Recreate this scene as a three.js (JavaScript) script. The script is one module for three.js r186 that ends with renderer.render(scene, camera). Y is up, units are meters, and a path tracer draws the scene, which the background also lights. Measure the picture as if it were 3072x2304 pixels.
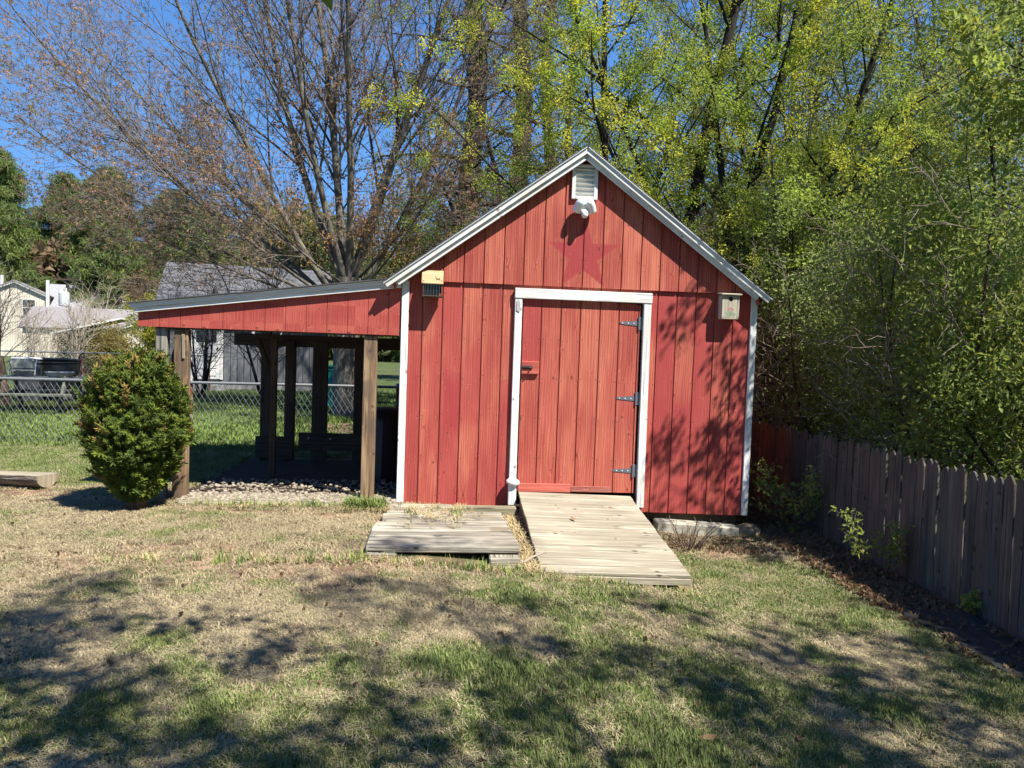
import * as THREE from 'three';
import { mergeGeometries } from 'three/addons/utils/BufferGeometryUtils.js';

// ---------- camera, sky, sun, exposure ----------
const scene = new THREE.Scene();
const D2R = Math.PI / 180;
const camera = new THREE.PerspectiveCamera(55.02, 1024 / 768, 0.05, 1500);
camera.position.set(0, 1.57, 0);
camera.rotation.order = 'XZY';
camera.rotation.set(-2.6 * D2R, 0, 1.6 * D2R);
scene.add(camera);
const renderer = new THREE.WebGLRenderer({ antialias: true });
renderer.toneMapping = THREE.LinearToneMapping;
renderer.toneMappingExposure = 2.1;
renderer.shadowMap.enabled = true;
{ // clear spring sky: deep blue overhead, paler towards the horizon
  const W = 256, H = 128, d = new Float32Array(W * H * 4);
  for (let j = 0; j < H; j++) {
    const e = Math.sin(((j + 0.5) / H - 0.5) * Math.PI), k = Math.pow(1 - Math.max(0, e), 2.2);
    const c = e > 0 ? [0.017 + 0.115 * k, 0.082 + 0.225 * k, 0.28 + 0.32 * k] : [0.132, 0.307, 0.60];
    for (let i = 0; i < W; i++) { const o = (j * W + i) * 4; d[o] = c[0]; d[o + 1] = c[1]; d[o + 2] = c[2]; d[o + 3] = 1; }
  }
  const t = new THREE.DataTexture(d, W, H, THREE.RGBAFormat, THREE.FloatType);
  t.mapping = THREE.EquirectangularReflectionMapping; t.magFilter = t.minFilter = THREE.LinearFilter; t.needsUpdate = true;
  scene.background = t; scene.environment = t;
}
const SUN = new THREE.Vector3(0.443, 0.857, 0.262).normalize();
const sun = new THREE.DirectionalLight(new THREE.Color().setRGB(1, 0.955, 0.88), 5);
sun.position.copy(SUN).multiplyScalar(60); sun.target.position.set(0, 0, -8);
sun.castShadow = true; sun.shadow.mapSize.set(4096, 4096);
Object.assign(sun.shadow.camera, { left: -30, right: 30, top: 30, bottom: -30, near: 1, far: 160 });
scene.add(sun, sun.target);

// ---------- helpers ----------
function rng(seed) { let a = seed >>> 0; return () => { a = (a + 0x6D2B79F5) | 0; let t = Math.imul(a ^ (a >>> 15), 1 | a); t = (t + Math.imul(t ^ (t >>> 7), 61 | t)) ^ t; return ((t ^ (t >>> 14)) >>> 0) / 4294967296; }; }
const lerp = (a, b, t) => a + (b - a) * t;
const clamp = (x, a = 0, b = 1) => Math.min(b, Math.max(a, x));
const smooth = (a, b, x) => { const t = clamp((x - a) / (b - a)); return t * t * (3 - 2 * t); };
const hsh = (x, y, s) => { let h = Math.imul(x, 374761393) + Math.imul(y, 668265263) + Math.imul(s, 974634777); h = Math.imul(h ^ (h >>> 13), 1274126177); return ((h ^ (h >>> 16)) >>> 0) / 4294967296; };
function vn(x, y, s = 0, px = 0, py = 0) { // value noise, periodic when px, py are given
  let x0 = Math.floor(x), y0 = Math.floor(y); let fx = x - x0, fy = y - y0; fx = fx * fx * (3 - 2 * fx); fy = fy * fy * (3 - 2 * fy);
  let x1 = x0 + 1, y1 = y0 + 1;
  if (px) { x0 = ((x0 % px) + px) % px; x1 = ((x1 % px) + px) % px; }
  if (py) { y0 = ((y0 % py) + py) % py; y1 = ((y1 % py) + py) % py; }
  const a = hsh(x0, y0, s), b = hsh(x1, y0, s), c = hsh(x0, y1, s), d = hsh(x1, y1, s);
  return a + (b - a) * fx + (c - a) * fy + (a - b - c + d) * fx * fy;
}
const fbm = (x, y, s, n = 4) => { let v = 0, a = 0.5, w = 0; for (let i = 0; i < n; i++) { v += a * vn(x, y, s + i * 7); w += a; a *= 0.55; x *= 2.03; y *= 2.03; } return v / w; };
const mix3 = (a, b, t) => [lerp(a[0], b[0], t), lerp(a[1], b[1], t), lerp(a[2], b[2], t)];
function texture(w, h, fn, srgb = true) { // fn(i, j) -> [r, g, b] in 0..1 (display values when srgb)
  const d = new Uint8Array(w * h * 4);
  for (let j = 0; j < h; j++) for (let i = 0; i < w; i++) { const c = fn(i, j), o = (j * w + i) * 4; d[o] = clamp(c[0]) * 255; d[o + 1] = clamp(c[1]) * 255; d[o + 2] = clamp(c[2]) * 255; d[o + 3] = 255; }
  const t = new THREE.DataTexture(d, w, h, THREE.RGBAFormat); t.magFilter = THREE.LinearFilter; t.minFilter = THREE.LinearMipmapLinearFilter; t.generateMipmaps = true; t.anisotropy = 8;
  t.wrapS = t.wrapT = THREE.RepeatWrapping; if (srgb) t.colorSpace = THREE.SRGBColorSpace; t.needsUpdate = true; return t;
}
const std = (o) => new THREE.MeshStandardMaterial({ roughness: 0.85, ...o });
const lin = (r, g, b) => new THREE.Color().setRGB(r, g, b);
function woodMat(o) { // weathered boards: streaks along v, checks, knots; covers o.sx by o.sy metres
  const w = o.w || 256, h = o.h || 1024, sx = o.sx || 0.5, sy = o.sy || 2, s = o.seed || 1, R = rng(s * 77);
  const knots = []; for (let k = 0; k < (o.knots ?? 5); k++) knots.push([R() * sx, R() * sy, 0.006 + R() * 0.012]);
  const H = new Float32Array(w * h);
  const map = texture(w, h, (i, j) => {
    const x = i / w * sx, y = j / h * sy; let warp = 0, kn = 0;
    for (const [kx, ky, kr] of knots) { const dx = x - kx, dy = (y - ky) * 0.45, q = Math.exp(-(dx * dx + dy * dy) / (kr * kr * 6)); warp += q * 0.03 * Math.sign(dx || 1); const d2 = dx * dx + dy * dy * 3; if (d2 < kr * kr * 2) kn = Math.max(kn, 1 - d2 / (kr * kr * 2)); }
    const X = x + warp, P = (f) => Math.max(1, Math.round(sx * f)), Q = (f) => Math.max(1, Math.round(sy * f));
    const g1 = vn(X / sx * P(40), y / sy * Q(1.5), s, P(40), Q(1.5)), g2 = vn(X / sx * P(130), y / sy * Q(4), s + 3, P(130), Q(4)), g3 = vn(X / sx * P(300), y / sy * Q(14), s + 5, P(300), Q(14));
    const blot = vn(x / sx * P(6), y / sy * Q(3), s + 9, P(6), Q(3));
    let t = 0.36 * g1 + 0.3 * g2 + 0.2 * g3 + 0.3 * blot - 0.08; t = clamp((t - 0.5) * (o.contrast || 1.5) + 0.5);
    let c = mix3(o.dark, o.light, t);
    const check = smooth(0.84, 0.93, vn(X / sx * P(90), y / sy * Q(2.2), s + 13, P(90), Q(2.2))) * (o.checks ?? 0.5);
    c = mix3(c, o.crack || [o.dark[0] * 0.4, o.dark[1] * 0.4, o.dark[2] * 0.4], check);
    c = mix3(c, [o.dark[0] * 0.55, o.dark[1] * 0.5, o.dark[2] * 0.45], kn * 0.8);
    if (o.stain) { const q = smooth(0.55, 0.8, vn(x / sx * P(9), y / sy * Q(5), s + 21, P(9), Q(5))); c = mix3(c, o.stain, q * 0.6); }
    H[j * w + i] = clamp(0.5 + (g2 - 0.5) * 0.5 + (g3 - 0.5) * 0.4 - check * 0.5 - kn * 0.1);
    return c;
  });
  const bump = texture(w, h, (i, j) => { const v = H[j * w + i]; return [v, v, v]; }, false);
  for (const t of [map, bump]) t.repeat.set(1 / sx, 1 / sy);
  return std({ map, bumpMap: bump, bumpScale: o.bump ?? 0.002, roughness: o.rough ?? 0.88 });
}
class MB { // non-indexed triangles with flat normals
  constructor() { this.p = []; this.n = []; }
  tri(a, b, c) { const ux = b[0] - a[0], uy = b[1] - a[1], uz = b[2] - a[2], vx = c[0] - a[0], vy = c[1] - a[1], vz = c[2] - a[2]; let x = uy * vz - uz * vy, y = uz * vx - ux * vz, z = ux * vy - uy * vx; const l = Math.hypot(x, y, z) || 1; x /= l; y /= l; z /= l; this.p.push(...a, ...b, ...c); this.n.push(x, y, z, x, y, z, x, y, z); }
  quad(a, b, c, d) { this.tri(a, b, c); this.tri(a, c, d); }
  geo() { const g = new THREE.BufferGeometry(); g.setAttribute('position', new THREE.Float32BufferAttribute(this.p, 3)); g.setAttribute('normal', new THREE.Float32BufferAttribute(this.n, 3)); return g; }
}
function uvBox(g, axis = 1, off = [0, 0]) { // uv in metres, v along the grain axis
  const P = g.attributes.position, N = g.attributes.normal, uv = new Float32Array(P.count * 2);
  for (let i = 0; i < P.count; i++) {
    const n = [Math.abs(N.getX(i)), Math.abs(N.getY(i)), Math.abs(N.getZ(i))], p = [P.getX(i), P.getY(i), P.getZ(i)];
    const a = n[0] > n[1] && n[0] > n[2] ? 0 : n[1] > n[2] ? 1 : 2; let v = axis, u = 3 - a - axis; if (a === axis) { v = (a + 1) % 3; u = (a + 2) % 3; }
    uv[i * 2] = p[u] + off[0]; uv[i * 2 + 1] = p[v] + off[1];
  }
  g.setAttribute('uv', new THREE.BufferAttribute(uv, 2)); return g;
}
function chamfer(sx, sy, sz, c = 0.004) { // box with all edges cut
  const m = new MB(), h = [sx / 2, sy / 2, sz / 2]; c = Math.min(c, h[0] * 0.8, h[1] * 0.8, h[2] * 0.8);
  const V = (a, s) => [0, 1, 2].map((k) => s[k] * (h[k] - (k === a ? 0 : c)));
  const out = (...q) => { const [a, b, d] = q; const nx = (b[1] - a[1]) * (d[2] - a[2]) - (b[2] - a[2]) * (d[1] - a[1]), ny = (b[2] - a[2]) * (d[0] - a[0]) - (b[0] - a[0]) * (d[2] - a[2]), nz = (b[0] - a[0]) * (d[1] - a[1]) - (b[1] - a[1]) * (d[0] - a[0]); const cx = q.reduce((t, v) => t + v[0], 0), cy = q.reduce((t, v) => t + v[1], 0), cz = q.reduce((t, v) => t + v[2], 0); if (nx * cx + ny * cy + nz * cz < 0) q.reverse(); q.length === 4 ? m.quad(...q) : m.tri(...q); };
  for (let a = 0; a < 3; a++) for (const s of [-1, 1]) { const b = (a + 1) % 3, d = (a + 2) % 3, S = (i, j) => { const r = [0, 0, 0]; r[a] = s; r[b] = i; r[d] = j; return r; }; out(V(a, S(-1, -1)), V(a, S(1, -1)), V(a, S(1, 1)), V(a, S(-1, 1))); }
  for (let a = 0; a < 3; a++) { const b = (a + 1) % 3, d = (a + 2) % 3; for (const i of [-1, 1]) for (const j of [-1, 1]) { const S = (k) => { const r = [0, 0, 0]; r[a] = i; r[b] = j; r[d] = k; return r; }; out(V(a, S(-1)), V(a, S(1)), V(b, S(1)), V(b, S(-1))); } }
  for (const i of [-1, 1]) for (const j of [-1, 1]) for (const k of [-1, 1]) out(V(0, [i, j, k]), V(1, [i, j, k]), V(2, [i, j, k]));
  return m.geo();
}
function prism(pts, z0, z1) { // convex outline in xy (counter-clockwise), extruded along z
  const m = new MB(), n = pts.length; for (let i = 1; i < n - 1; i++) { m.tri([...pts[0], z1], [...pts[i], z1], [...pts[i + 1], z1]); m.tri([...pts[0], z0], [...pts[i + 1], z0], [...pts[i], z0]); }
  for (let i = 0; i < n; i++) { const a = pts[i], b = pts[(i + 1) % n]; m.quad([...a, z0], [...b, z0], [...b, z1], [...a, z1]); } return m.geo();
}
const names = {};
const numbered = (n) => { const k = names[n] = (names[n] ?? -1) + 1; return k ? `${n}_${String(k).padStart(3, '0')}` : n; };
const shadows = (o) => { o.castShadow = o.receiveShadow = true; return o; };
function thing(name, label, category, pos = [0, 0, 0], ry = 0, group) { const o = new THREE.Group(); o.name = numbered(name); o.position.set(...pos); o.rotation.y = ry; o.userData = { label, category }; if (group) o.userData.group = group; scene.add(o); return o; }
function grp(name, parent) { const o = new THREE.Group(); o.name = name; parent.add(o); return o; }
function mesh(name, g, m, parent, pos, rot) { const o = shadows(new THREE.Mesh(g, m)); o.name = name; if (pos) o.position.set(...pos); if (rot) o.rotation.set(...rot); parent.add(o); return o; }
function structure(name, g, m) { const o = mesh(numbered(name), g, m, scene); o.userData.kind = 'structure'; return o; }
const RB = rng(4242);
function board(name, m, parent, size, pos, o = {}) { // one board with its own bit of grain
  const a = o.axis ?? (size[0] >= size[1] && size[0] >= size[2] ? 0 : size[1] >= size[2] ? 1 : 2);
  const g = uvBox(chamfer(...size, o.c ?? 0.004), a, o.off || [RB() * 7, RB() * 7]); return mesh(name, g, m, parent, pos, o.rot);
}
function tubeGeo(pts, r, sides = 6, r1 = r) { const W = new Wood(); W.tube(pts.map((p) => new THREE.Vector3(...p)), pts.map((_, i) => lerp(r, r1, i / (pts.length - 1))), sides, true); return W.geo(); }
class Wood { // collects tapered tubes
  constructor() { this.p = []; this.n = []; this.u = []; this.i = []; }
  tube(pts, rad, sides, cap) {
    const n = pts.length, T = new THREE.Vector3(), N = new THREE.Vector3(), B = new THREE.Vector3(); let len = 0; const start = this.p.length / 3;
    for (let k = 0; k < n; k++) {
      T.subVectors(pts[Math.min(k + 1, n - 1)], pts[Math.max(k - 1, 0)]).normalize();
      if (k === 0) { N.set(Math.abs(T.y) < 0.9 ? 0 : 1, Math.abs(T.y) < 0.9 ? 1 : 0, 0); }
      N.addScaledVector(T, -N.dot(T)).normalize(); B.crossVectors(T, N); if (k) len += pts[k].distanceTo(pts[k - 1]);
      for (let s = 0; s <= sides; s++) { const a = s / sides * Math.PI * 2, c = Math.cos(a), d = Math.sin(a); const x = N.x * c + B.x * d, y = N.y * c + B.y * d, z = N.z * c + B.z * d; this.p.push(pts[k].x + x * rad[k], pts[k].y + y * rad[k], pts[k].z + z * rad[k]); this.n.push(x, y, z); this.u.push(s / sides * Math.max(0.06, rad[0] * 6.28), len); }
    }
    const w = sides + 1; for (let k = 0; k < n - 1; k++) for (let s = 0; s < sides; s++) { const a = start + k * w + s, b = a + 1, c = a + w, d = c + 1; this.i.push(a, b, c, b, d, c); }
    if (cap) for (const e of [0, n - 1]) { const o = this.p.length / 3, P = pts[e]; T.subVectors(pts[e ? n - 1 : 0], pts[e ? n - 2 : 1]).normalize(); this.p.push(P.x, P.y, P.z); this.n.push(T.x, T.y, T.z); this.u.push(0, 0); for (let s = 0; s <= sides; s++) { const q = (start + e * w + s) * 3; this.p.push(this.p[q], this.p[q + 1], this.p[q + 2]); this.n.push(T.x, T.y, T.z); this.u.push(this.n[q] * rad[e], this.n[q + 2] * rad[e]); } for (let s = 0; s < sides; s++) e ? this.i.push(o, o + 1 + s, o + 2 + s) : this.i.push(o, o + 2 + s, o + 1 + s); }
  }
  geo() { const g = new THREE.BufferGeometry(); g.setAttribute('position', new THREE.Float32BufferAttribute(this.p, 3)); g.setAttribute('normal', new THREE.Float32BufferAttribute(this.n, 3)); g.setAttribute('uv', new THREE.Float32BufferAttribute(this.u, 2)); g.setIndex(this.i); return g; }
}
// ---------- ground height ----------
const gy = (x, z) => -0.3 * smooth(-1.2, 2.3, x) + 0.02 * (vn(x * 0.7, z * 0.7, 91) - 0.5) + 0.012 * (vn(x * 3, z * 3, 92) - 0.5);
// the shed's own frame: origin at the front wall's lower corner, x along the wall, z out of it
const SHED_POS = [-1.0906, 0.0047, -7.4], SHED_YAW = 5 * D2R, SHED_TILT = -0.4 * D2R;
const shedM = new THREE.Matrix4().compose(new THREE.Vector3(...SHED_POS), new THREE.Quaternion().setFromEuler(new THREE.Euler(0, SHED_YAW, SHED_TILT, 'YXZ')), new THREE.Vector3(1, 1, 1));
const fromShed = (x, y, z) => new THREE.Vector3(x, y, z).applyMatrix4(shedM);
function onShed(name, label, category, [x, y, z], group) { const p = fromShed(x, y, z), o = thing(name, label, category, [p.x, p.y, p.z], 0, group); o.rotation.set(0, SHED_YAW, SHED_TILT, 'YXZ'); return o; }
// ---------- ground ----------
const fenceX = (z) => 3.11 + (z + 9.5) * 0.085;
const inShed0 = new THREE.Matrix4().copy(shedM).invert(), tmpC = new THREE.Vector3();
// how much living grass, bare earth and leaf mould there is at a spot; the last also darkens the shaded lean-to floor
function cover(x, z) {
  const n1 = fbm(x * 1.7 + 5, z * 1.7, 11, 3), n2 = fbm(x * 6.5, z * 6.5, 12, 3);
  let green = 0.565 + (z > -4.3 ? 0.12 * smooth(-4.6, -3.2, z) : 0);
  const dry = smooth(-8.0, -7.4, z) * (1 - smooth(-4.6, -3.9, z + 0.5 * (n1 - 0.5))) * (1 - smooth(-0.6, 0.5, x + (n1 - 0.5)));
  green -= dry * 0.27; green += 0.1 * smooth(-0.3, 0.6, x) * smooth(-7, -6, z);
  const back = 1 - smooth(-8.3, -7.7, z + 0.4 * (n2 - 0.5)); const left = 1 - smooth(-3.4, -3.0, x); green = lerp(green, 1.0, back * left);
  if (z < -10.8) green = lerp(green, 0.95, smooth(-10.8, -11.4, z));
  green = clamp(smooth(0.22, 0.82, green + (n1 - 0.5) * 1.1 + (n2 - 0.5) * 0.85));
  let dirt = 0; const el = (cx, cz, rx, rz) => { const q = Math.hypot((x - cx) / rx, (z - cz) / rz) + (n2 - 0.5) * 0.8 + (n1 - 0.5) * 0.6; dirt = Math.max(dirt, 1 - smooth(0.55, 1.1, q)); };
  el(-1.9, -5.15, 2.0, 0.75); el(-0.55, -5.35, 0.95, 0.3); el(0.2, -6.0, 0.25, 0.9); el(-2.0, -6.75, 1.3, 0.16); el(-4.9, -7.4, 0.9, 0.3); el(-3.4, -6.9, 0.5, 0.2); el(1.9, -7.0, 0.9, 0.45); el(-3.9, -4.4, 0.8, 0.3);
  if (z > -16.5 && z < -12 && x > -4.6 && x < -1) el(-2.9, -14.2, 1.5, 1.6);
  let mould = smooth(-0.5, -0.25, x - fenceX(z) + 0.25 * (n2 - 0.5)) * (1 - smooth(0.3, 5.5, x - fenceX(z))) * (z < -2 ? 1 : 0);
  mould = Math.max(mould, x > fenceX(z) ? smooth(0.2, 0.5, n1 + 0.2) : 0);
  if (z < -7.6 && x > -1 && x < fenceX(z)) mould = Math.max(mould, smooth(-7.6, -7.9, z));
  { tmpC.set(x, 0, z).applyMatrix4(inShed0); if (tmpC.x > -2.3 && tmpC.x < -0.02 && tmpC.z < 0.02 && tmpC.z > -2.85) mould = 1; }  // lean-to floor: dark soil, its tone also painting the shade under the roof
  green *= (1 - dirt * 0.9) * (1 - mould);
  return { green, dirt, mould, dry };
}
function groundColour(x, z, fine) {
  const c = cover(x, z), a = fine ? vn(x * 160, z * 160, 31) : 0.5, b = fine ? vn(x * 60 + 9, z * 22, 32) : 0.5, d = fbm(x * 9, z * 9, 33, 2);
  let col = mix3([0.45, 0.385, 0.28], [0.64, 0.56, 0.42], clamp(0.5 + (a - 0.5) * 0.7 + (b - 0.5) * 0.6 + (d - 0.5) * 0.7));
  const earth = mix3([0.37, 0.285, 0.215], [0.60, 0.49, 0.385], clamp(0.5 + (a - 0.5) * 0.6 + (d - 0.5) * 1.3));
  col = mix3(col, earth, clamp(c.dirt * 0.85 + smooth(0.45, 0.7, fbm(x * 5 + 3, z * 5, 35, 3)) * 0.75));
  col = mix3(col, mix3([0.14, 0.185, 0.07], [0.31, 0.355, 0.15], clamp(0.5 + (a - 0.5) * 0.8 + (b - 0.5) * 0.7)), c.green * 0.85);
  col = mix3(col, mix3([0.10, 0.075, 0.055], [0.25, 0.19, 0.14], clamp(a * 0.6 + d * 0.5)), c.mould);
  return col;
}
{
  const X0 = -11, Z0 = -15, S = 17, N = 2048;
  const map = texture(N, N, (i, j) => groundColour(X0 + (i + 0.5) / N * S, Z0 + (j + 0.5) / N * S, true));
  map.wrapS = map.wrapT = THREE.ClampToEdgeWrapping;
  const bump = texture(1024, 1024, (i, j) => { const v = 0.5 * vn(i / 1024 * 600, j / 1024 * 600, 41, 600, 600) + 0.5 * vn(i / 1024 * 200, j / 1024 * 200, 42, 200, 200); return [v, v, v]; }, false); bump.repeat.set(3, 3);
  const n = 240, p = [], uv = [], ix = [];
  for (let j = 0; j <= n; j++) for (let i = 0; i <= n; i++) { const x = X0 + i / n * S, z = Z0 + j / n * S; p.push(x, gy(x, z), z); uv.push(i / n, j / n); if (i < n && j < n) { const a = j * (n + 1) + i; ix.push(a, a + n + 1, a + 1, a + 1, a + n + 1, a + n + 2); } }
  const g = new THREE.BufferGeometry(); g.setAttribute('position', new THREE.Float32BufferAttribute(p, 3)); g.setAttribute('uv', new THREE.Float32BufferAttribute(uv, 2)); g.setIndex(ix); g.computeVertexNormals();
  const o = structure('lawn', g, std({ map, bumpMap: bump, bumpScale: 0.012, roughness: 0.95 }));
  o.userData.label = 'patchy spring lawn with dry straw, bare earth and green grass'; o.userData.category = 'lawn';
  // the land beyond, out to the horizon
  const co = []; for (let k = 0; k <= 60; k++) { const t = k / 60 * 2 - 1; co.push(Math.sign(t) * (Math.abs(t) * 20 + Math.pow(Math.abs(t), 4) * 780)); }
  const p2 = [], u2 = [], i2 = [], m = co.length;
  for (let j = 0; j < m; j++) for (let i = 0; i < m; i++) { const x = co[i], z = co[j] - 8, inside = x > X0 + 0.6 && x < X0 + S - 0.6 && z > Z0 + 0.6 && z < Z0 + S - 0.6; p2.push(x, gy(x, z) - (inside ? 0.25 : 0.015), z); u2.push(x, z); if (i < m - 1 && j < m - 1) { const a = j * m + i; i2.push(a, a + m, a + 1, a + 1, a + m, a + m + 1); } }
  const far = texture(1024, 1024, (i, j) => { const a = vn(i / 4, j / 4, 51, 256, 256), b = vn(i / 32, j / 32, 52, 32, 32), c = vn(i / 128, j / 128, 53, 8, 8); return mix3(mix3([0.15, 0.21, 0.07], [0.33, 0.39, 0.15], clamp(a * 0.6 + b * 0.4)), [0.42, 0.36, 0.22], smooth(0.5, 0.8, c * 0.7 + b * 0.3) * 0.6); }); far.repeat.set(1 / 12, 1 / 12);
  const g2 = new THREE.BufferGeometry(); g2.setAttribute('position', new THREE.Float32BufferAttribute(p2, 3)); g2.setAttribute('uv', new THREE.Float32BufferAttribute(u2, 2)); g2.setIndex(i2); g2.computeVertexNormals();
  structure('ground', g2, std({ map: far, roughness: 0.95 }));
}
// grass blades: upright green tufts, and dry ones lying nearly flat
function tuft(seed, n, h, spread, flat, w) {
  const R = rng(seed), m = new MB();
  for (let k = 0; k < n; k++) {
    const a = R() * 6.283, r = Math.sqrt(R()) * spread, bx = Math.cos(a) * r, bz = Math.sin(a) * r, b = R() * 6.283, L = h * (0.55 + R() * 0.6), lean = flat ? 1.25 + R() * 0.25 : 0.25 + R() * 0.55, ww = w * (0.7 + R() * 0.6), px = -Math.sin(b) * ww / 2, pz = Math.cos(b) * ww / 2;
    const mx = bx + Math.cos(b) * Math.sin(lean * 0.6) * L * 0.5, my = Math.cos(lean * 0.6) * L * 0.5, mz = bz + Math.sin(b) * Math.sin(lean * 0.6) * L * 0.5, tx = mx + Math.cos(b) * Math.sin(lean * 1.2) * L * 0.5, ty = Math.max(0.004, my + Math.cos(lean * 1.2) * L * 0.5), tz = mz + Math.sin(b) * Math.sin(lean * 1.2) * L * 0.5;
    const y0 = flat ? 0.004 : -0.004;
    m.quad([bx - px, y0, bz - pz], [bx + px, y0, bz + pz], [mx + px * 0.8, my, mz + pz * 0.8], [mx - px * 0.8, my, mz - pz * 0.8]); m.tri([mx - px * 0.8, my, mz - pz * 0.8], [mx + px * 0.8, my, mz + pz * 0.8], [tx, ty, tz]);
  }
  return m.geo();
}
function scatter(name, label, category, g, m, list, colour, parent = scene) {
  const o = shadows(new THREE.InstancedMesh(g, m, list.length)); o.name = parent === scene ? numbered(name) : name; o.userData = { kind: 'stuff' }; if (label) o.userData.label = label; if (category) o.userData.category = category;
  const M = new THREE.Matrix4(), q = new THREE.Quaternion(), e = new THREE.Euler(), P = new THREE.Vector3(), S = new THREE.Vector3(), C = new THREE.Color();
  list.forEach((t, i) => { e.set(t.rx || 0, t.ry || 0, t.rz || 0, 'YXZ'); q.setFromEuler(e); P.set(t.x, t.y, t.z); const s = t.s || 1; S.set(s * (t.sx || 1), s * (t.sy || 1), s * (t.sz || 1)); o.setMatrixAt(i, M.compose(P, q, S)); if (colour) o.setColorAt(i, colour(t, C)); });
  parent.add(o); return o;
}
// places where nothing grows: under the shed, lean-to, ramp, platform and timbers
const inShed = new THREE.Matrix4().copy(shedM).invert(), tmpV = new THREE.Vector3();
function built(x, z) {
  tmpV.set(x, 0, z).applyMatrix4(inShed); const a = tmpV.x, b = tmpV.z;
  if (a > -2.25 && a < 3.6 && b < 0.02 && b > -3) return true; if (a > 1.13 && a < 2.42 && b > 0 && b < 2.05) return true; if (a > -0.2 && a < 1.05 && b > 0.05 && b < 1.98) return true; if (a > -2.1 && a < -0.1 && b > 0 && b < 0.2) return true; return false;
}
{
  const R = rng(9001), green = [[], []], straw = [[], []], spots = 125000;
  for (let k = 0; k < spots; k++) {
    const z = -2.0 - 9.5 * Math.pow(R(), 0.9), half = 0.78 * -z + 0.8, x = (R() * 2 - 1) * half; if (x < -8.6 || x > fenceX(z) - 0.12) continue; if (built(x, z)) continue;
    const dep = -z, keep = clamp(5.2 / dep); if (R() > keep) continue;
    const c = cover(x, z), y = gy(x, z), sc = 0.75 + R() * 0.6 + Math.max(0, dep - 5) * 0.06;
    if (R() < c.green * 0.76 + 0.05) { if (c.mould < 0.6) green[R() < 0.5 ? 0 : 1].push({ x, y, z, s: sc * (0.62 + 0.45 * c.green) * (0.85 + 0.4 * smooth(0.5, 0.85, vn(x * 4.1, z * 4.1, 77))), ry: R() * 6.28, v: R() }); }
    else if (R() < (0.62 - 0.5 * c.dirt) * (1 - c.mould * 0.8)) straw[R() < 0.5 ? 0 : 1].push({ x, y, z, s: sc, ry: R() * 6.28, v: R() });
  }
  const gm = std({ color: 0xffffff, roughness: 0.75 }), sm = std({ color: 0xffffff, roughness: 0.9 });
  for (const k of [0, 1]) {
    scatter('grass', k ? 'fine upright blades of green grass in lawn clumps' : 'short green grass blades growing in lawn patches', 'grass', tuft(100 + k, 34, 0.032, 0.07, false, 0.0036), gm, green[k], (t, C) => C.setRGB(0.095 + 0.12 * t.v, 0.138 + 0.11 * t.v, 0.036 + 0.03 * t.v));
    scatter('dry_grass', k ? 'matted straw stems lying flat on the lawn' : 'short dead tan grass blades lying on the lawn', 'dry grass', tuft(200 + k, 34, 0.052, 0.08, true, 0.0034), sm, straw[k], (t, C) => t.v < 0.14 ? C.setRGB(0.14, 0.10, 0.06) : C.setRGB(0.25 + 0.2 * t.v, 0.205 + 0.16 * t.v, 0.115 + 0.10 * t.v));
  }
  // coarser grass on the lawns past the wire fence
  const fr = []; for (let k = 0; k < 18000; k++) { const z = -10.6 - R() * 14, x = -16 + R() * 17; const c = cover(x, z); if (R() < c.green) fr.push({ x, y: gy(x, z) - 0.012, z, s: 1.6 + R() * 0.9, ry: R() * 6.28, v: R() }); }
  scatter('grass', 'green lawn grass growing past the wire fence', 'grass', tuft(105, 26, 0.05, 0.1, false, 0.007), gm, fr, (t, C) => C.setRGB(0.08 + 0.08 * t.v, 0.13 + 0.09 * t.v, 0.03));
}
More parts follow.
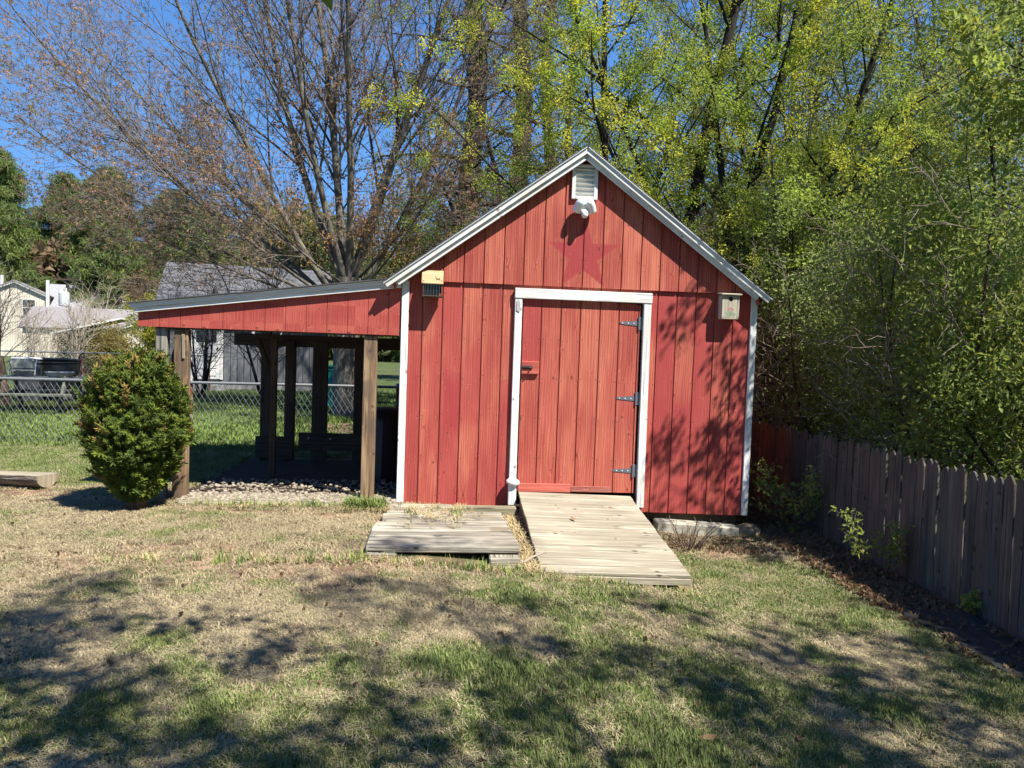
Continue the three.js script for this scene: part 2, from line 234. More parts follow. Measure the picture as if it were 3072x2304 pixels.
// ---------- materials of the shed ----------
const GROOVE0 = 0.161, GROOVE = 0.2004;
function redPaint(sx, sy, x0, y0, w, h, seed, extra, horizontal) { // thin red stain on grooved plywood; one picture for a whole wall, in wall metres
  const R = rng(seed), knots = []; for (let k = 0; k < 46; k++) knots.push([x0 + R() * sx, y0 + R() * sy, 0.004 + R() * 0.009]);
  const H = new Float32Array(w * h);
  const map = texture(w, h, (i, j) => {
    let x = x0 + i / w * sx, y = y0 + j / h * sy; const k = Math.floor((x - GROOVE0) / GROOVE), o = hsh(k, 3, seed) * 40; const gx = horizontal ? y : x, gl = horizontal ? x : y;
    let kn = 0, wx = 0; for (const [a, b, r] of knots) { const dx = x - a, dy = y - b; if (Math.abs(dx) > 0.09 || Math.abs(dy) > 0.16) continue; const q = dx * dx + dy * dy * 0.3; wx += Math.exp(-q / (r * r * 9)) * 0.02 * Math.sign(dx); if (q < r * r) kn = Math.max(kn, 1 - q / (r * r)); }
    const X = gx + wx + 0.012 * (vn(gx * 9 + o, gl * 1.6, seed + 1) - 0.5);
    const ring = 0.5 + 0.5 * Math.sin(X * 260 + 14 * vn(gx * 5 + o, gl * 1.1, seed + 2)), s1 = vn(X * 110 + o, gl * 2.5, seed + 3), s2 = vn(X * 320 + o, gl * 9, seed + 4), b1 = fbm(x * 2.2 + o, y * 0.9, seed + 5, 3), b2 = vn(x * 14 + o, y * 3.2, seed + 6);
    let t = 0.22 * ring + 0.32 * s1 + 0.24 * s2 + 0.28 * b2 - 0.03 + (hsh(k, 5, seed) - 0.5) * 0.15; t = clamp((t - 0.5) * 1.55 + 0.5 + (b1 - 0.5) * 0.9);
    let c = mix3([0.57, 0.22, 0.185], [0.745, 0.425, 0.33], t);
    const fresh = extra ? extra(x, y, k, b1, s1) : 0; c = mix3(c, [0.60, 0.19, 0.20], fresh);
    c = mix3(c, [0.33, 0.13, 0.10], kn * 0.8); { const nx = ((x - GROOVE0) % GROOVE + GROOVE) % GROOVE, ny = ((y + 0.05 * hsh(k, 9, seed)) % 0.405 + 0.405) % 0.405, dx = Math.min(Math.abs(nx - 0.022), Math.abs(nx - 0.178)); if (!horizontal && dx < 0.0045 && Math.abs(ny - 0.1) < 0.005) c = mix3(c, [0.22, 0.13, 0.10], 0.75); else if (!horizontal && dx < 0.005 && ny < 0.095 && ny > 0.03 && hsh(k, Math.floor(y / 0.405), seed + 4) < 0.35) c = mix3(c, [0.42, 0.2, 0.13], 0.3); }
    const sp = vn(x * 90, y * 90, seed + 8); if (sp > 0.93) c = mix3(c, [0.86, 0.6, 0.5], 0.35);
    H[j * w + i] = clamp(0.5 + (s1 - 0.5) * 0.4 + (s2 - 0.5) * 0.6 - kn * 0.3); return c;
  });
  const bump = texture(w, h, (i, j) => { const v = H[j * w + i]; return [v, v, v]; }, false);
  for (const t of [map, bump]) { t.repeat.set(1 / sx, 1 / sy); t.offset.set(-x0 / sx, -y0 / sy); }
  return std({ map, bumpMap: bump, bumpScale: 0.0018, roughness: 0.8 });
}
const wallRed = redPaint(3.8, 2.5, -0.1, -0.15, 1536, 1024, 301, (x, y, k, b1, s1) => { // redder paint in runs low on some strips and on the short strip by the latch
  const run = smooth(0.46, 0.62, fbm(k * 3.7 + x * 2.5, y * 0.9 + 3, 71, 3)) * (x < 1.1 ? 0.75 : 0.25) * (0.6 + 0.4 * s1); const low = x < 1.15 && x > 0.4 && y < 1.15 + 0.3 * b1 ? 0.35 * smooth(0.3, 0.7, vn(k * 9.1, y * 2, 72)) : 0; const patch = x > 1.165 && x < 1.363 && y > 1.47 && y < 2.11 ? 0.55 : 0; const east = x > 2.5 ? 0.5 * smooth(0.35, 0.6, fbm(k * 2.3 + x, y * 1.3, 73, 2)) : 0; return clamp(run * 0.8 + low + patch + east);
});
const STAR = [1.765, 2.56];
const gableRed = redPaint(4, 1.6, -0.2, 2.1, 1536, 614, 302, (x, y, k, b1, s1) => { // a five-pointed star in fresher paint, its edges worn
  const dx = x - STAR[0] - 0.012 * (vn(x * 30, y * 30, 75) - 0.5), dy = y - STAR[1], a = Math.atan2(dx, dy), r = Math.hypot(dx, dy), seg = Math.PI / 5; let b = Math.abs(((a + seg) % (2 * seg) + 2 * seg) % (2 * seg) - seg); const R0 = 0.385, r0 = 0.155; // edge of the point
  const ex = R0 - r0 * Math.cos(seg), ey = r0 * Math.sin(seg), px = r * Math.cos(b), py = r * Math.sin(b); const inside = (R0 - px) / ex - py / ey; return smooth(-0.10, 0.16, inside) * (0.7 + 0.35 * s1) * smooth(0.0, 0.55, b1 + 0.12);
});
const fasciaRed = redPaint(2.8, 0.7, -2.75, 1.6, 1280, 320, 303, (x, y, k, b1, s1) => { const r = Math.hypot(x + 1.13, (y - 1.86) * 0.95); return y < 1.885 && Math.abs(r - 0.062) < 0.009 ? 0.0 : 0.25 * s1 + 0.2; }, true);
const redPlain = woodMat({ dark: [0.60, 0.25, 0.22], light: [0.77, 0.42, 0.35], seed: 31, sx: 0.5, sy: 1.2, h: 512, knots: 3, checks: 0.2, crack: [0.35, 0.15, 0.12] });
const backRed = std({ color: new THREE.Color().setRGB(0.66, 0.35, 0.29, THREE.SRGBColorSpace) });
const whitePaint = woodMat({ dark: [0.78, 0.78, 0.77], light: [0.95, 0.955, 0.95], seed: 32, sx: 0.4, sy: 1.6, w: 192, h: 768, knots: 4, checks: 0.5, stain: [0.80, 0.79, 0.75], crack: [0.55, 0.52, 0.48], bump: 0.001, rough: 0.55 });
const dripMetal = std({ color: lin(0.62, 0.64, 0.66), roughness: 0.45 });
const brownPost = woodMat({ dark: [0.38, 0.29, 0.21], light: [0.64, 0.54, 0.41], seed: 33, sx: 0.3, sy: 1.7, w: 192, h: 1024, knots: 8, checks: 0.7, stain: [0.36, 0.30, 0.25] });
const greyPost = woodMat({ dark: [0.34, 0.33, 0.31], light: [0.60, 0.58, 0.53], seed: 34, sx: 0.3, sy: 1.7, w: 192, h: 1024, knots: 5, checks: 0.7 });
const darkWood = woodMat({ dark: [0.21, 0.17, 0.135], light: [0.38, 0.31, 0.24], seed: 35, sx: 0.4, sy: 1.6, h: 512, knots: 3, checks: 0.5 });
const shingle = (() => { const t = texture(256, 256, (i, j) => { const a = hsh(i, j, 61), b = vn(i / 20, j / 40, 62), v = 0.16 + a * 0.12 + b * 0.08; return [v, v, v * 1.03]; }); return std({ map: t, roughness: 0.95 }); })();
const steel = std({ color: lin(0.19, 0.20, 0.22), metalness: 0.5, roughness: 0.45 });
const blackIron = std({ color: lin(0.02, 0.02, 0.022), metalness: 0.3, roughness: 0.5 });

// ---------- the shed ----------
const shed = new THREE.Group(); shed.name = numbered('garden_shed'); shed.applyMatrix4(shedM); scene.add(shed);
shed.userData = { label: 'red grooved plywood shed with white trim, gable roof and open lean-to', category: 'shed' };
const SW = 3.58, APX = 1.745, DEPTH = 3.0;
const roofY = (x) => 3.568 - 0.727 * Math.abs(x - APX); // underside of the roof deck
function strip(parent, m, x0, x1, y0, yf, z, th = 0.014, name = 'plank') { // a strip of siding between two grooves; yf gives the top edge
  const a = x0 + 0.0062, b = x1 - 0.0062, pts = [[a, y0(a)], [b, y0(b)]]; if (a < APX && b > APX && yf === roofY) pts.push([b, yf(b)], [APX, yf(APX)], [a, yf(a)]); else pts.push([b, yf(b)], [a, yf(a)]);
  const q = pts.filter((p, i) => i < 2 || p[1] > y0(p[0]) - 1e-6); return mesh(name, uvBox(prism(q, z - th, z), 1), m, parent);
}
{ // walls
  const wall = grp('front_wall', shed), bot = (x) => -0.012 - 0.019 * x, grooves = [0.02]; for (let k = 0; k < 17; k++) grooves.push(GROOVE0 + k * GROOVE); grooves.push(SW - 0.02);
  for (let k = 0; k < grooves.length - 1; k++) {
    let a = grooves[k], b = grooves[k + 1]; const top = () => 2.27;
    if (b <= 1.1 || a >= 2.47) strip(wall, wallRed, a, b, bot, top, 0); else { // beside and over the doorway
      if (a < 1.1) strip(wall, wallRed, a, 1.12, bot, top, 0); else if (b > 2.47) strip(wall, wallRed, 2.46, b, bot, top, 0); else strip(wall, wallRed, a, b, () => 2.13, top, 0);
    }
  }
  for (const [x0, x1, y0, y1] of [[0.0, 1.13, -0.01, 2.27], [2.45, SW, -0.05, 2.27], [1.13, 2.45, 2.15, 2.27]]) mesh('sheathing', prism([[x0, y0], [x1, y0 - (x1 - x0) * 0.019], [x1, y1], [x0, y1]], -0.03, -0.0135), backRed, wall);
  const gable = grp('gable_wall', shed), gb = (x) => 2.237; const gg = [-0.005]; for (let k = 0; k < 17; k++) gg.push(GROOVE0 + k * GROOVE); gg.push(SW + 0.005);
  for (let k = 0; k < gg.length - 1; k++) strip(gable, gableRed, gg[k], gg[k + 1], gb, roofY, 0.026, 0.016);
  mesh('sheathing', prism([[0.0, 2.25], [SW, 2.25], [SW, 2.2 + 0.0], [APX, 3.55], [0.0, 2.26]].filter((p, i) => i !== 2), -0.02, 0.0105), backRed, gable);
  const side = (name, w, x, z) => mesh(name, uvBox(chamfer(w === 'x' ? 0.03 : SW - 0.04, 2.25, w === 'x' ? DEPTH - 0.06 : 0.03), 1), redPlain, shed, [x, 1.115, z]);
  side('side_wall', 'x', 0.0, -DEPTH / 2 - 0.01); side('side_wall', 'x', SW, -DEPTH / 2 - 0.01); side('back_wall', 'z', SW / 2, -DEPTH);
  mesh('back_gable', uvBox(prism([[0, 2.243], [SW, 2.243], [APX, roofY(APX)]], -DEPTH - 0.02, -DEPTH + 0.01), 1), redPlain, shed);
  board('floor_deck', darkWood, shed, [SW - 0.06, 0.04, DEPTH - 0.08], [SW / 2, 0.07, -DEPTH / 2 - 0.02]);
  for (const z of [-0.09, -DEPTH + 0.05]) board('floor_beam', darkWood, shed, [SW - 0.1, 0.12, 0.09], [SW / 2, -0.07, z], { rot: [0, 0, -0.019] });
}
// white boards on the corners
board('corner_trim', whitePaint, shed, [0.072, 2.235, 0.022], [-0.012, 1.117, 0.012]);
board('corner_trim', whitePaint, shed, [0.066, 2.30, 0.022], [SW + 0.004, 1.075, 0.012]);
{ // roof: two decks, shingle sheets, stepped white edge boards
  const roof = grp('roof', shed), zf = 0.12, zb = -DEPTH - 0.1, len = zf - zb, ang = Math.atan(0.727), run = 1.925, sl = run / Math.cos(ang);
  for (const s of [-1, 1]) {
    const slope = (name, m, th, off, extra, zz0, zz1, l0 = 0, l1 = sl) => { const g = uvBox(chamfer(l1 - l0, th, zz1 - zz0, 0.003), name === 'edge_board' || name === 'drip_edge' ? 0 : 2, [RB() * 3, RB() * 3]); const o = mesh(name, g, m, roof); o.rotation.z = s < 0 ? ang : -ang; const mid = (l0 + l1) / 2; o.position.set(APX + s * (mid * Math.cos(ang) + (off) * Math.sin(ang)), 3.568 - mid * Math.sin(ang) + off * Math.cos(ang), (zz0 + zz1) / 2 + extra); return o; };
    slope('roof_deck', darkWood, 0.03, 0.02, 0, zb, zf - 0.02);
    slope('shingle_sheet', shingle, 0.014, 0.046, 0, zb - 0.01, zf + 0.035, -0.03, sl + 0.03);
    slope('edge_board', whitePaint, 0.062, -0.028, 0, zf - 0.018, zf + 0.0, 0.0 + 0.0, sl - 0.09); // lower board
    slope('edge_board', whitePaint, 0.052, 0.012, 0, zf + 0.0015, zf + 0.026, -0.01, sl + 0.015); // upper board, proud
    slope('drip_edge', dripMetal, 0.008, 0.0365, 0, zf - 0.05, zf + 0.042, -0.02, sl + 0.028);
    board('soffit', redPlain, roof, [0.02, 0.06, len - 0.1], [APX + s * 1.86, 2.165, (zf + zb) / 2]);
  }
}
{ // doorway: white frame, dark inside
  const fr = grp('door_frame', shed);
  board('jamb', whitePaint, fr, [0.074, 2.03, 0.045], [1.122, 1.085, 0.022]);
  board('jamb', whitePaint, fr, [0.078, 2.11, 0.045], [2.452, 1.047, 0.022], { rot: [0, 0, 0.004] });
  board('lintel', whitePaint, fr, [1.412, 0.102, 0.05], [1.787, 2.153, 0.027]);
  for (const x of [1.165, 2.425]) board('inner_jamb', brownPost, fr, [0.02, 2.0, 0.09], [x < 2 ? 1.149 : 2.425, 1.1, -0.06]);
  mesh('latch_plate', uvBox(prism([[0, 0], [0.032, -0.02], [0.042, 0.0], [0.036, 0.085], [0.018, 0.115], [0.004, 0.09]], 0, 0.006), 1), std({ color: lin(0.5, 0.5, 0.48), metalness: 0.4, roughness: 0.5 }), fr, [1.1, 1.98, 0.046]);
  // rounded white cap on the foot of the jamb
  const cap = new THREE.Group(); cap.name = 'foot_cap'; fr.add(cap); cap.position.set(1.118, 0.235, 0.045);
  const pr = [[0, 0.05], [0.02, 0.048], [0.05, 0.03], [0.062, 0.012], [0.06, -0.006], [0.045, -0.02], [0, -0.022]].map(([a, b]) => new THREE.Vector2(a, b)); const lg = new THREE.LatheGeometry(pr.reverse(), 20); lg.scale(1.15, 1, 0.95);
  mesh('cap', lg, whitePaint, cap, [0.004, 0, 0.03], [0.12, 0, -0.14]); mesh('block', uvBox(chamfer(0.082, 0.22, 0.05, 0.006), 1), whitePaint, cap, [0, -0.12, 0.022]);
}
const door = grp('door', shed);
{ // plank door, set back a little in the frame
  const z = 0.008, xs = [1.172, 1.363, 1.564, 1.764, 1.965, 2.165, 2.366, 2.395], y0 = () => 0.14, y1 = (x) => 2.098 - 0.012 * smooth(2.2, 2.4, x);
  for (let k = 0; k < xs.length - 1; k++) { if (k === 0) { strip(door, wallRed, xs[k], xs[k + 1], y0, () => 1.44, z, 0.013); strip(door, wallRed, xs[k], xs[k + 1], () => 1.4445, y1, z + 0.001, 0.013); } else strip(door, wallRed, xs[k], xs[k + 1], y0, y1, z, 0.013); }
  mesh('backing', prism([[1.172, 0.145], [2.393, 0.145], [2.393, 2.07], [1.172, 2.085]], z - 0.03, z - 0.0125), backRed, door);
  board('kick_board', redPlain, door, [0.545, 0.088, 0.02], [1.452, 0.178, z + 0.0105], { axis: 0 }); board('kick_board', woodMat({ dark: [0.55, 0.30, 0.26], light: [0.74, 0.52, 0.45], seed: 36, sx: 0.3, sy: 0.8, w: 128, h: 512, knots: 2, contrast: 2.2, checks: 0.4 }), door, [0.424, 0.062, 0.019], [1.939, 0.172, z + 0.0102], { axis: 0 });
  const la = board('latch_block', redPlain, door, [0.176, 0.128, 0.034], [1.262, 1.405, z + 0.0175], { axis: 0 });
  const bolt = mesh('bolt', (() => { const g = new THREE.CylinderGeometry(0.008, 0.008, 0.11, 10); g.rotateZ(Math.PI / 2); const b = new THREE.BoxGeometry(0.095, 0.028, 0.006), k = new THREE.CylinderGeometry(0.006, 0.007, 0.035, 8); k.rotateX(0.9); k.translate(0.03, -0.012, 0.016); b.translate(0, 0, -0.008); return mergeGeometries([g, b, k].map((q) => q.toNonIndexed())); })(), blackIron, la, [-0.032, 0.004, 0.027]);
  const screw = new THREE.CylinderGeometry(0.007, 0.007, 0.004, 8); screw.rotateX(Math.PI / 2);
  for (const [k, hy] of [1.895, 1.122, 0.372].entries()) { // strap hinges
    const h = grp('hinge', door); h.position.set(2.37, hy, z + 0.001); const x = k * -0.008;
    mesh('strap', uvBox(prism([[-0.195 + x, 0.008], [-0.195 + x, -0.008], [-0.19 + x, -0.011], [-0.02, -0.026], [-0.012, -0.026], [-0.012, 0.026], [-0.02, 0.026], [-0.19 + x, 0.011]], 0, 0.004), 0), steel, h);
    mesh('knuckle', uvBox(new THREE.CylinderGeometry(0.0095, 0.0095, 0.135, 10).toNonIndexed(), 1), steel, h, [0.0, 0, 0.009]);
    mesh('leaf', uvBox(chamfer(0.036, 0.13, 0.004, 0.001), 1), steel, h, [0.027, 0, 0.004]);
    for (const sx of [-0.17, -0.11, -0.05]) mesh('screw', screw, dripMetal, h, [sx, 0.0, 0.0045]);
  }
  mesh('hasp_wire', tubeGeo([[1.2, 0.92, z + 0.004], [1.185, 0.90, z + 0.008], [1.182, 0.875, z + 0.01], [1.19, 0.868, z + 0.01], [1.197, 0.89, z + 0.008]], 0.0022, 5), blackIron, door);
}
{ // louvred vent in the gable
  const v = grp('gable_vent', shed), vm = std({ color: lin(0.66, 0.66, 0.62), roughness: 0.5 }), x = 1.748, y = 3.292, w = 0.262, h = 0.345; v.position.set(x, y, 0.027);
  const b = (name, s, p, r) => mesh(name, uvBox(chamfer(...s, 0.002), 1), vm, v, p, r);
  b('frame', [0.036, h, 0.03], [-w / 2 + 0.018, 0, 0.016]); b('frame', [0.036, h, 0.03], [w / 2 - 0.018, 0, 0.016]); b('frame', [w - 0.074, 0.03, 0.028], [0, h / 2 - 0.015, 0.015]); b('frame', [w - 0.074, 0.03, 0.028], [0, -h / 2 + 0.015, 0.015]);
  mesh('screen', new THREE.BoxGeometry(w - 0.03, h - 0.03, 0.003), vm, v, [0, 0, 0.003]);
  for (let k = 0; k < 6; k++) b('louvre', [w - 0.075, 0.030, 0.004], [0, 0.116 - k * 0.047, 0.016], [0.95, 0, 0]);
  for (const [a, c] of [[-0.085, -0.158], [0.075, -0.158]]) mesh('screw', new THREE.SphereGeometry(0.004, 6, 4), steel, v, [a, c, 0.03]);
}
// ---------- lean-to against the shed's flank ----------
{
  const LT = grp('lean_to', shed), L = -2.6, Rr = -0.055, yl = 1.845, yr = 2.19, LD = 2.9, ang = Math.atan((yr - yl) / (Rr - L)), ln = Math.hypot(Rr - L, yr - yl), cx = (L + Rr) / 2, cy = (yl + yr) / 2;
  const top = (x) => yl + (x - L) * Math.tan(ang) - 0.02; // underside of the roof boards
  for (let k = 0; k < 13; k++) { const a = Math.max(L + 0.01, GROOVE0 - (13 - k + 1) * GROOVE + 0.064), b = Math.min(-0.052, GROOVE0 - (13 - k) * GROOVE + 0.064); if (b - a < 0.03) continue; const yb = (x) => 1.684; mesh('fascia_panel', uvBox(prism([[a + 0.0025, yb(a)], [b - 0.0025, yb(b)], [b - 0.0025, top(b)], [a + 0.0025, top(a)]], -0.016, 0), 0), fasciaRed, LT); }
  mesh('fascia_backing', prism([[L + 0.02, 1.69], [-0.06, 1.69], [-0.06, top(-0.06)], [L + 0.02, top(L)]], -0.034, -0.0155), backRed, LT);
  const sl = (name, m, th, off, z0, z1, dl = 0) => { const o = mesh(name, uvBox(chamfer(ln + dl, th, z1 - z0, 0.003), name === 'roof_deck' ? 2 : 0, [RB(), RB()]), m, LT, [cx - Math.sin(ang) * off - dl / 2 * Math.cos(ang), cy + Math.cos(ang) * off - dl / 2 * Math.sin(ang), (z0 + z1) / 2]); o.rotation.z = ang; return o; };
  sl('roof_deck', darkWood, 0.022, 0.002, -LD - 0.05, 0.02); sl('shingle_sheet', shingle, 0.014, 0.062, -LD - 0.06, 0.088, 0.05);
  sl('edge_board', whitePaint, 0.062, -0.002, 0.022, 0.044); sl('edge_board', dripMetal, 0.034, 0.030, 0.046, 0.062, 0.03); sl('edge_board', whitePaint, 0.012, 0.050, 0.04, 0.078, 0.04);
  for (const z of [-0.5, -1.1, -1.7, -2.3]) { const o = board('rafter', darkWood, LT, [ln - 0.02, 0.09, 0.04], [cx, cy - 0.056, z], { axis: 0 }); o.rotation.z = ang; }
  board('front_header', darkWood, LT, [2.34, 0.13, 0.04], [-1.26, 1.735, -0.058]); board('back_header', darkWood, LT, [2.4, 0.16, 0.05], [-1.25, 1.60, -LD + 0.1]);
  const post = (m, x, z, w, d, h, rot = 0, y0 = -0.06) => board('post', m, LT, [w, h - y0, d], [x, (h + y0) / 2, z], { axis: 1, rot: [0, 0, rot], c: 0.006 });
  post(brownPost, -2.186, -0.006 - 0.075, 0.135, 0.09, 1.67); post(brownPost, -0.348, -0.075, 0.132, 0.09, 1.67); post(greyPost, -2.378, -0.09, 0.108, 0.09, 1.70, 0);
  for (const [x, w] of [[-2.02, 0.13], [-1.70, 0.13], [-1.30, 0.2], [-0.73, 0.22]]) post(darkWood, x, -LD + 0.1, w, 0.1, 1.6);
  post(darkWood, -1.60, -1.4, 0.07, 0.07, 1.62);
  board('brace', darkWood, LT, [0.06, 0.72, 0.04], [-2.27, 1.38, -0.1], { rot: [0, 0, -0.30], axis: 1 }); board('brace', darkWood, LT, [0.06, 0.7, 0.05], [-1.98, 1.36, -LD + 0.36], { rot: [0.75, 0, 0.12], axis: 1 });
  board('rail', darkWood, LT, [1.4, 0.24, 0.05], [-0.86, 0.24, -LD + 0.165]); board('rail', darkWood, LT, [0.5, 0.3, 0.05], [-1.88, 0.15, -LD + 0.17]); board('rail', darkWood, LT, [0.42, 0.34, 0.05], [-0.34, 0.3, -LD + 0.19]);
  for (const [x, y] of [[-1.42, 0.29], [-1.13, 0.285], [-0.52, 0.29]]) mesh('bolt', new THREE.SphereGeometry(0.016, 8, 6), std({ color: lin(0.6, 0.6, 0.6), metalness: 0.6, roughness: 0.4 }), LT, [x, y, -LD + 0.192]);
  board('hanging_strip', woodMat({ dark: [0.5, 0.46, 0.38], light: [0.72, 0.68, 0.6], seed: 37, sx: 0.2, sy: 0.6, w: 64, h: 256, knots: 0 }), LT, [0.028, 0.24, 0.012], [-2.16, 1.50, -0.026], { rot: [0, 0, 0.03] });
}
// ---------- timbers, ramp, platform ----------
const oldGrey = [0, 1, 2].map((k) => woodMat({ dark: [0.42, 0.395, 0.345], light: [0.74, 0.71, 0.635], seed: 40 + k, sx: 0.35, sy: 1.5, w: 256, h: 1024, knots: 3, checks: 0.95, contrast: 1.9, bump: 0.004, crack: [0.2, 0.17, 0.14], stain: k === 1 ? [0.45, 0.40, 0.30] : null }));
const paleDeck = [0, 1, 2].map((k) => woodMat({ dark: [0.47, 0.44, 0.37], light: [0.71, 0.68, 0.60], seed: 44 + k, sx: 0.3, sy: 1.4, w: 192, h: 768, knots: 4, checks: 0.3, contrast: 1.7, stain: [0.56, 0.52, 0.45] }));
const timberMat = woodMat({ dark: [0.38, 0.36, 0.28], light: [0.63, 0.60, 0.49], seed: 48, sx: 0.35, sy: 1.5, h: 768, knots: 4, checks: 0.8 });
{
  const ramp = onShed('entry_ramp', 'pale plank ramp sloping down from the shed door to the lawn', 'ramp', [1.765, 0.0, 0.03]);
  const y0 = 0.125, y1 = -0.10, len = 1.98, ang = Math.atan2(y0 - y1, len), n = 14, pw = len / Math.cos(ang) / n, R = rng(55);
  for (let k = 0; k < n; k++) { const t = (k + 0.5) / n; const o = board('plank', paleDeck[k % 3], ramp, [1.168 + (R() - 0.5) * 0.012, 0.026, pw - 0.010], [(R() - 0.5) * 0.006, lerp(y0, y1, t) - 0.012, t * len], { axis: 0, c: 0.004 }); o.rotation.set(ang + (R() - 0.5) * 0.006, (R() - 0.5) * 0.006, 0); }
  for (const s of [-1, 0, 1]) { const g = uvBox((() => { const m = prism([[0.02, y0 - 0.035], [0.02, -0.14], [len - 0.02, y1 - 0.07], [len - 0.02, y1 - 0.035]], -0.019, 0.019); m.rotateY(-Math.PI / 2); return m; })(), 2, [RB(), RB()]); mesh('stringer', g, timberMat, ramp, [s * 0.545, 0, 0]); }
  board('end_board', paleDeck[1], ramp, [1.166, 0.05, 0.02], [0, y1 - 0.05, len + 0.002], { axis: 0 });
  ramp.rotation.z -= 0.022;
  const plat = onShed('wooden_platform', 'low rotten platform of weathered grey planks beside the ramp', 'platform', [0.44, -0.03, 1.2]), R2 = rng(56);
  let z = -0.62; const rows = [[0.13, 1.05, 0.0], [0.15, 1.10, -0.01], [0.16, 1.12, 0.01], [0.17, 1.14, -0.02], [0.17, 1.16, -0.015], [0.24, 1.165, -0.01], [0.29, 1.17, 0.0]];
  rows.forEach(([w, l, dx], k) => { const g = chamfer(l, 0.05, w - 0.008, 0.008); const P = g.attributes.position; for (let i = 0; i < P.count; i++) { const x = P.getX(i), zz = P.getZ(i); P.setY(i, P.getY(i) - 0.012 * vn(x * 4 + k * 9, zz * 9, 57)); P.setZ(i, zz + 0.012 * (vn(x * 5 + k * 3, zz > 0 ? 1.5 : 7.5, 58) - 0.5)); P.setX(i, x + 0.03 * (vn(zz * 14, k * 3.1, 59) - 0.5) * Math.sign(x)); } const o = mesh('plank', uvBox(g, 0, [RB() * 5, RB() * 5]), oldGrey[k % 3], plat, [dx, 0.072 - 0.006 * R2() + (k < 4 ? -0.012 : 0), z + w / 2], [(R2() - 0.5) * 0.02, (R2() - 0.5) * 0.012, (R2() - 0.5) * 0.01]); z += w; });
  board('block', oldGrey[0], plat, [0.25, 0.062, 0.3], [-0.475, 0.01, 0.57], { c: 0.012 }); board('block', oldGrey[2], plat, [0.24, 0.07, 0.32], [0.47, -0.005, 0.60], { c: 0.01 }); board('block', oldGrey[1], plat, [0.16, 0.05, 1.1], [0.0, 0.018, -0.1], {});
  board('beam', timberMat, plat, [0.84, 0.06, 0.09], [-0.2, -0.045, 0.74], { c: 0.01, rot: [0, 0.02, 0] }); board('beam', oldGrey[1], plat, [0.26, 0.05, 0.14], [0.46, -0.06, 0.72], { c: 0.01 });
}
{
  const t1 = onShed('landscape_timber', 'long weathered timber edging the gravel at the lean-to opening', 'timber', [-1.1, -0.025, 0.2]); board('beam', timberMat, t1, [2.0, 0.075, 0.1], [0, 0.01, 0], { c: 0.012 });
  const t2 = onShed('landscape_timber', 'grey timber lying along the base of the red shed wall', 'timber', [0.5, 0.0, 0.26]); board('beam', oldGrey[0], t2, [0.62, 0.1, 0.12], [-0.29, -0.015, 0.02], { c: 0.012 }); board('beam', timberMat, t2, [0.62, 0.1, 0.12], [0.34, -0.022, 0.0], { c: 0.012 });
}
{ // footing under the raised corner
  const cm = std({ map: texture(256, 256, (i, j) => { const a = hsh(i, j, 81), b = vn(i / 14, j / 14, 82, 19, 19), v = 0.56 + a * 0.12 + (b - 0.5) * 0.2; return [v, v * 0.975, v * 0.88]; }), roughness: 0.95 });
  const f = onShed('concrete_block', 'long pale concrete block under the raised corner of the shed', 'concrete block', [3.05, -0.21, 0.06]); const o = mesh('block', uvBox(chamfer(0.86, 0.12, 0.2, 0.012), 0), cm, f, [0, 0, 0], [0, -0.06, -0.05]);
  const rg = new THREE.IcosahedronGeometry(0.13, 3); const P = rg.attributes.position; for (let i = 0; i < P.count; i++) { const x = P.getX(i), y = P.getY(i), z = P.getZ(i), k = 0.8 + 0.5 * fbm(x * 9 + 5, y * 9 + z * 7, 83, 3); P.setXYZ(i, x * k * 1.15, y * k * 0.72, z * k); } rg.computeVertexNormals();
  const r = onShed('field_stone', 'rounded tan stone at the shed corner beside the fence', 'stone', [3.62, -0.26, 0.02]); mesh('stone', uvBox(rg, 1), std({ map: texture(256, 256, (i, j) => { const b = fbm(i / 22, j / 22, 84, 4); return mix3([0.36, 0.31, 0.24], [0.66, 0.59, 0.47], b); }), roughness: 0.95 }), r);
}
{ // gravel inside the lean-to
  const R = rng(66), g = new THREE.IcosahedronGeometry(0.022, 1), P = g.attributes.position; for (let i = 0; i < P.count; i++) { const k = 0.85 + 0.3 * hsh(Math.round(P.getX(i) * 900), Math.round(P.getY(i) * 900 + P.getZ(i) * 500), 67); P.setXYZ(i, P.getX(i) * k * 1.25, P.getY(i) * k * 0.65, P.getZ(i) * k); } g.computeVertexNormals();
  const list = []; for (let k = 0; k < 4200; k++) { const z = k < 3600 ? 0.17 - R() * 0.42 : -0.2 - R() * 0.9, x = -2.14 + R() * 2.1, p = fromShed(x, 0, z); list.push({ x: p.x, y: gy(p.x, p.z) + 0.012 + R() * 0.022, z: p.z, s: 0.35 + R() * 0.6, ry: R() * 6.28, rx: (R() - 0.5) * 0.8, v: R(), w: R() }); }
  scatter('gravel', 'pale rounded gravel spread under the lean-to roof', 'gravel', g, std({ color: 0xffffff, roughness: 0.9 }), list, (t, C) => C.setRGB(0.14 + 0.22 * t.v, 0.125 + 0.19 * t.v - 0.02 * t.w, 0.09 + 0.15 * t.v - 0.02 * t.w));
}
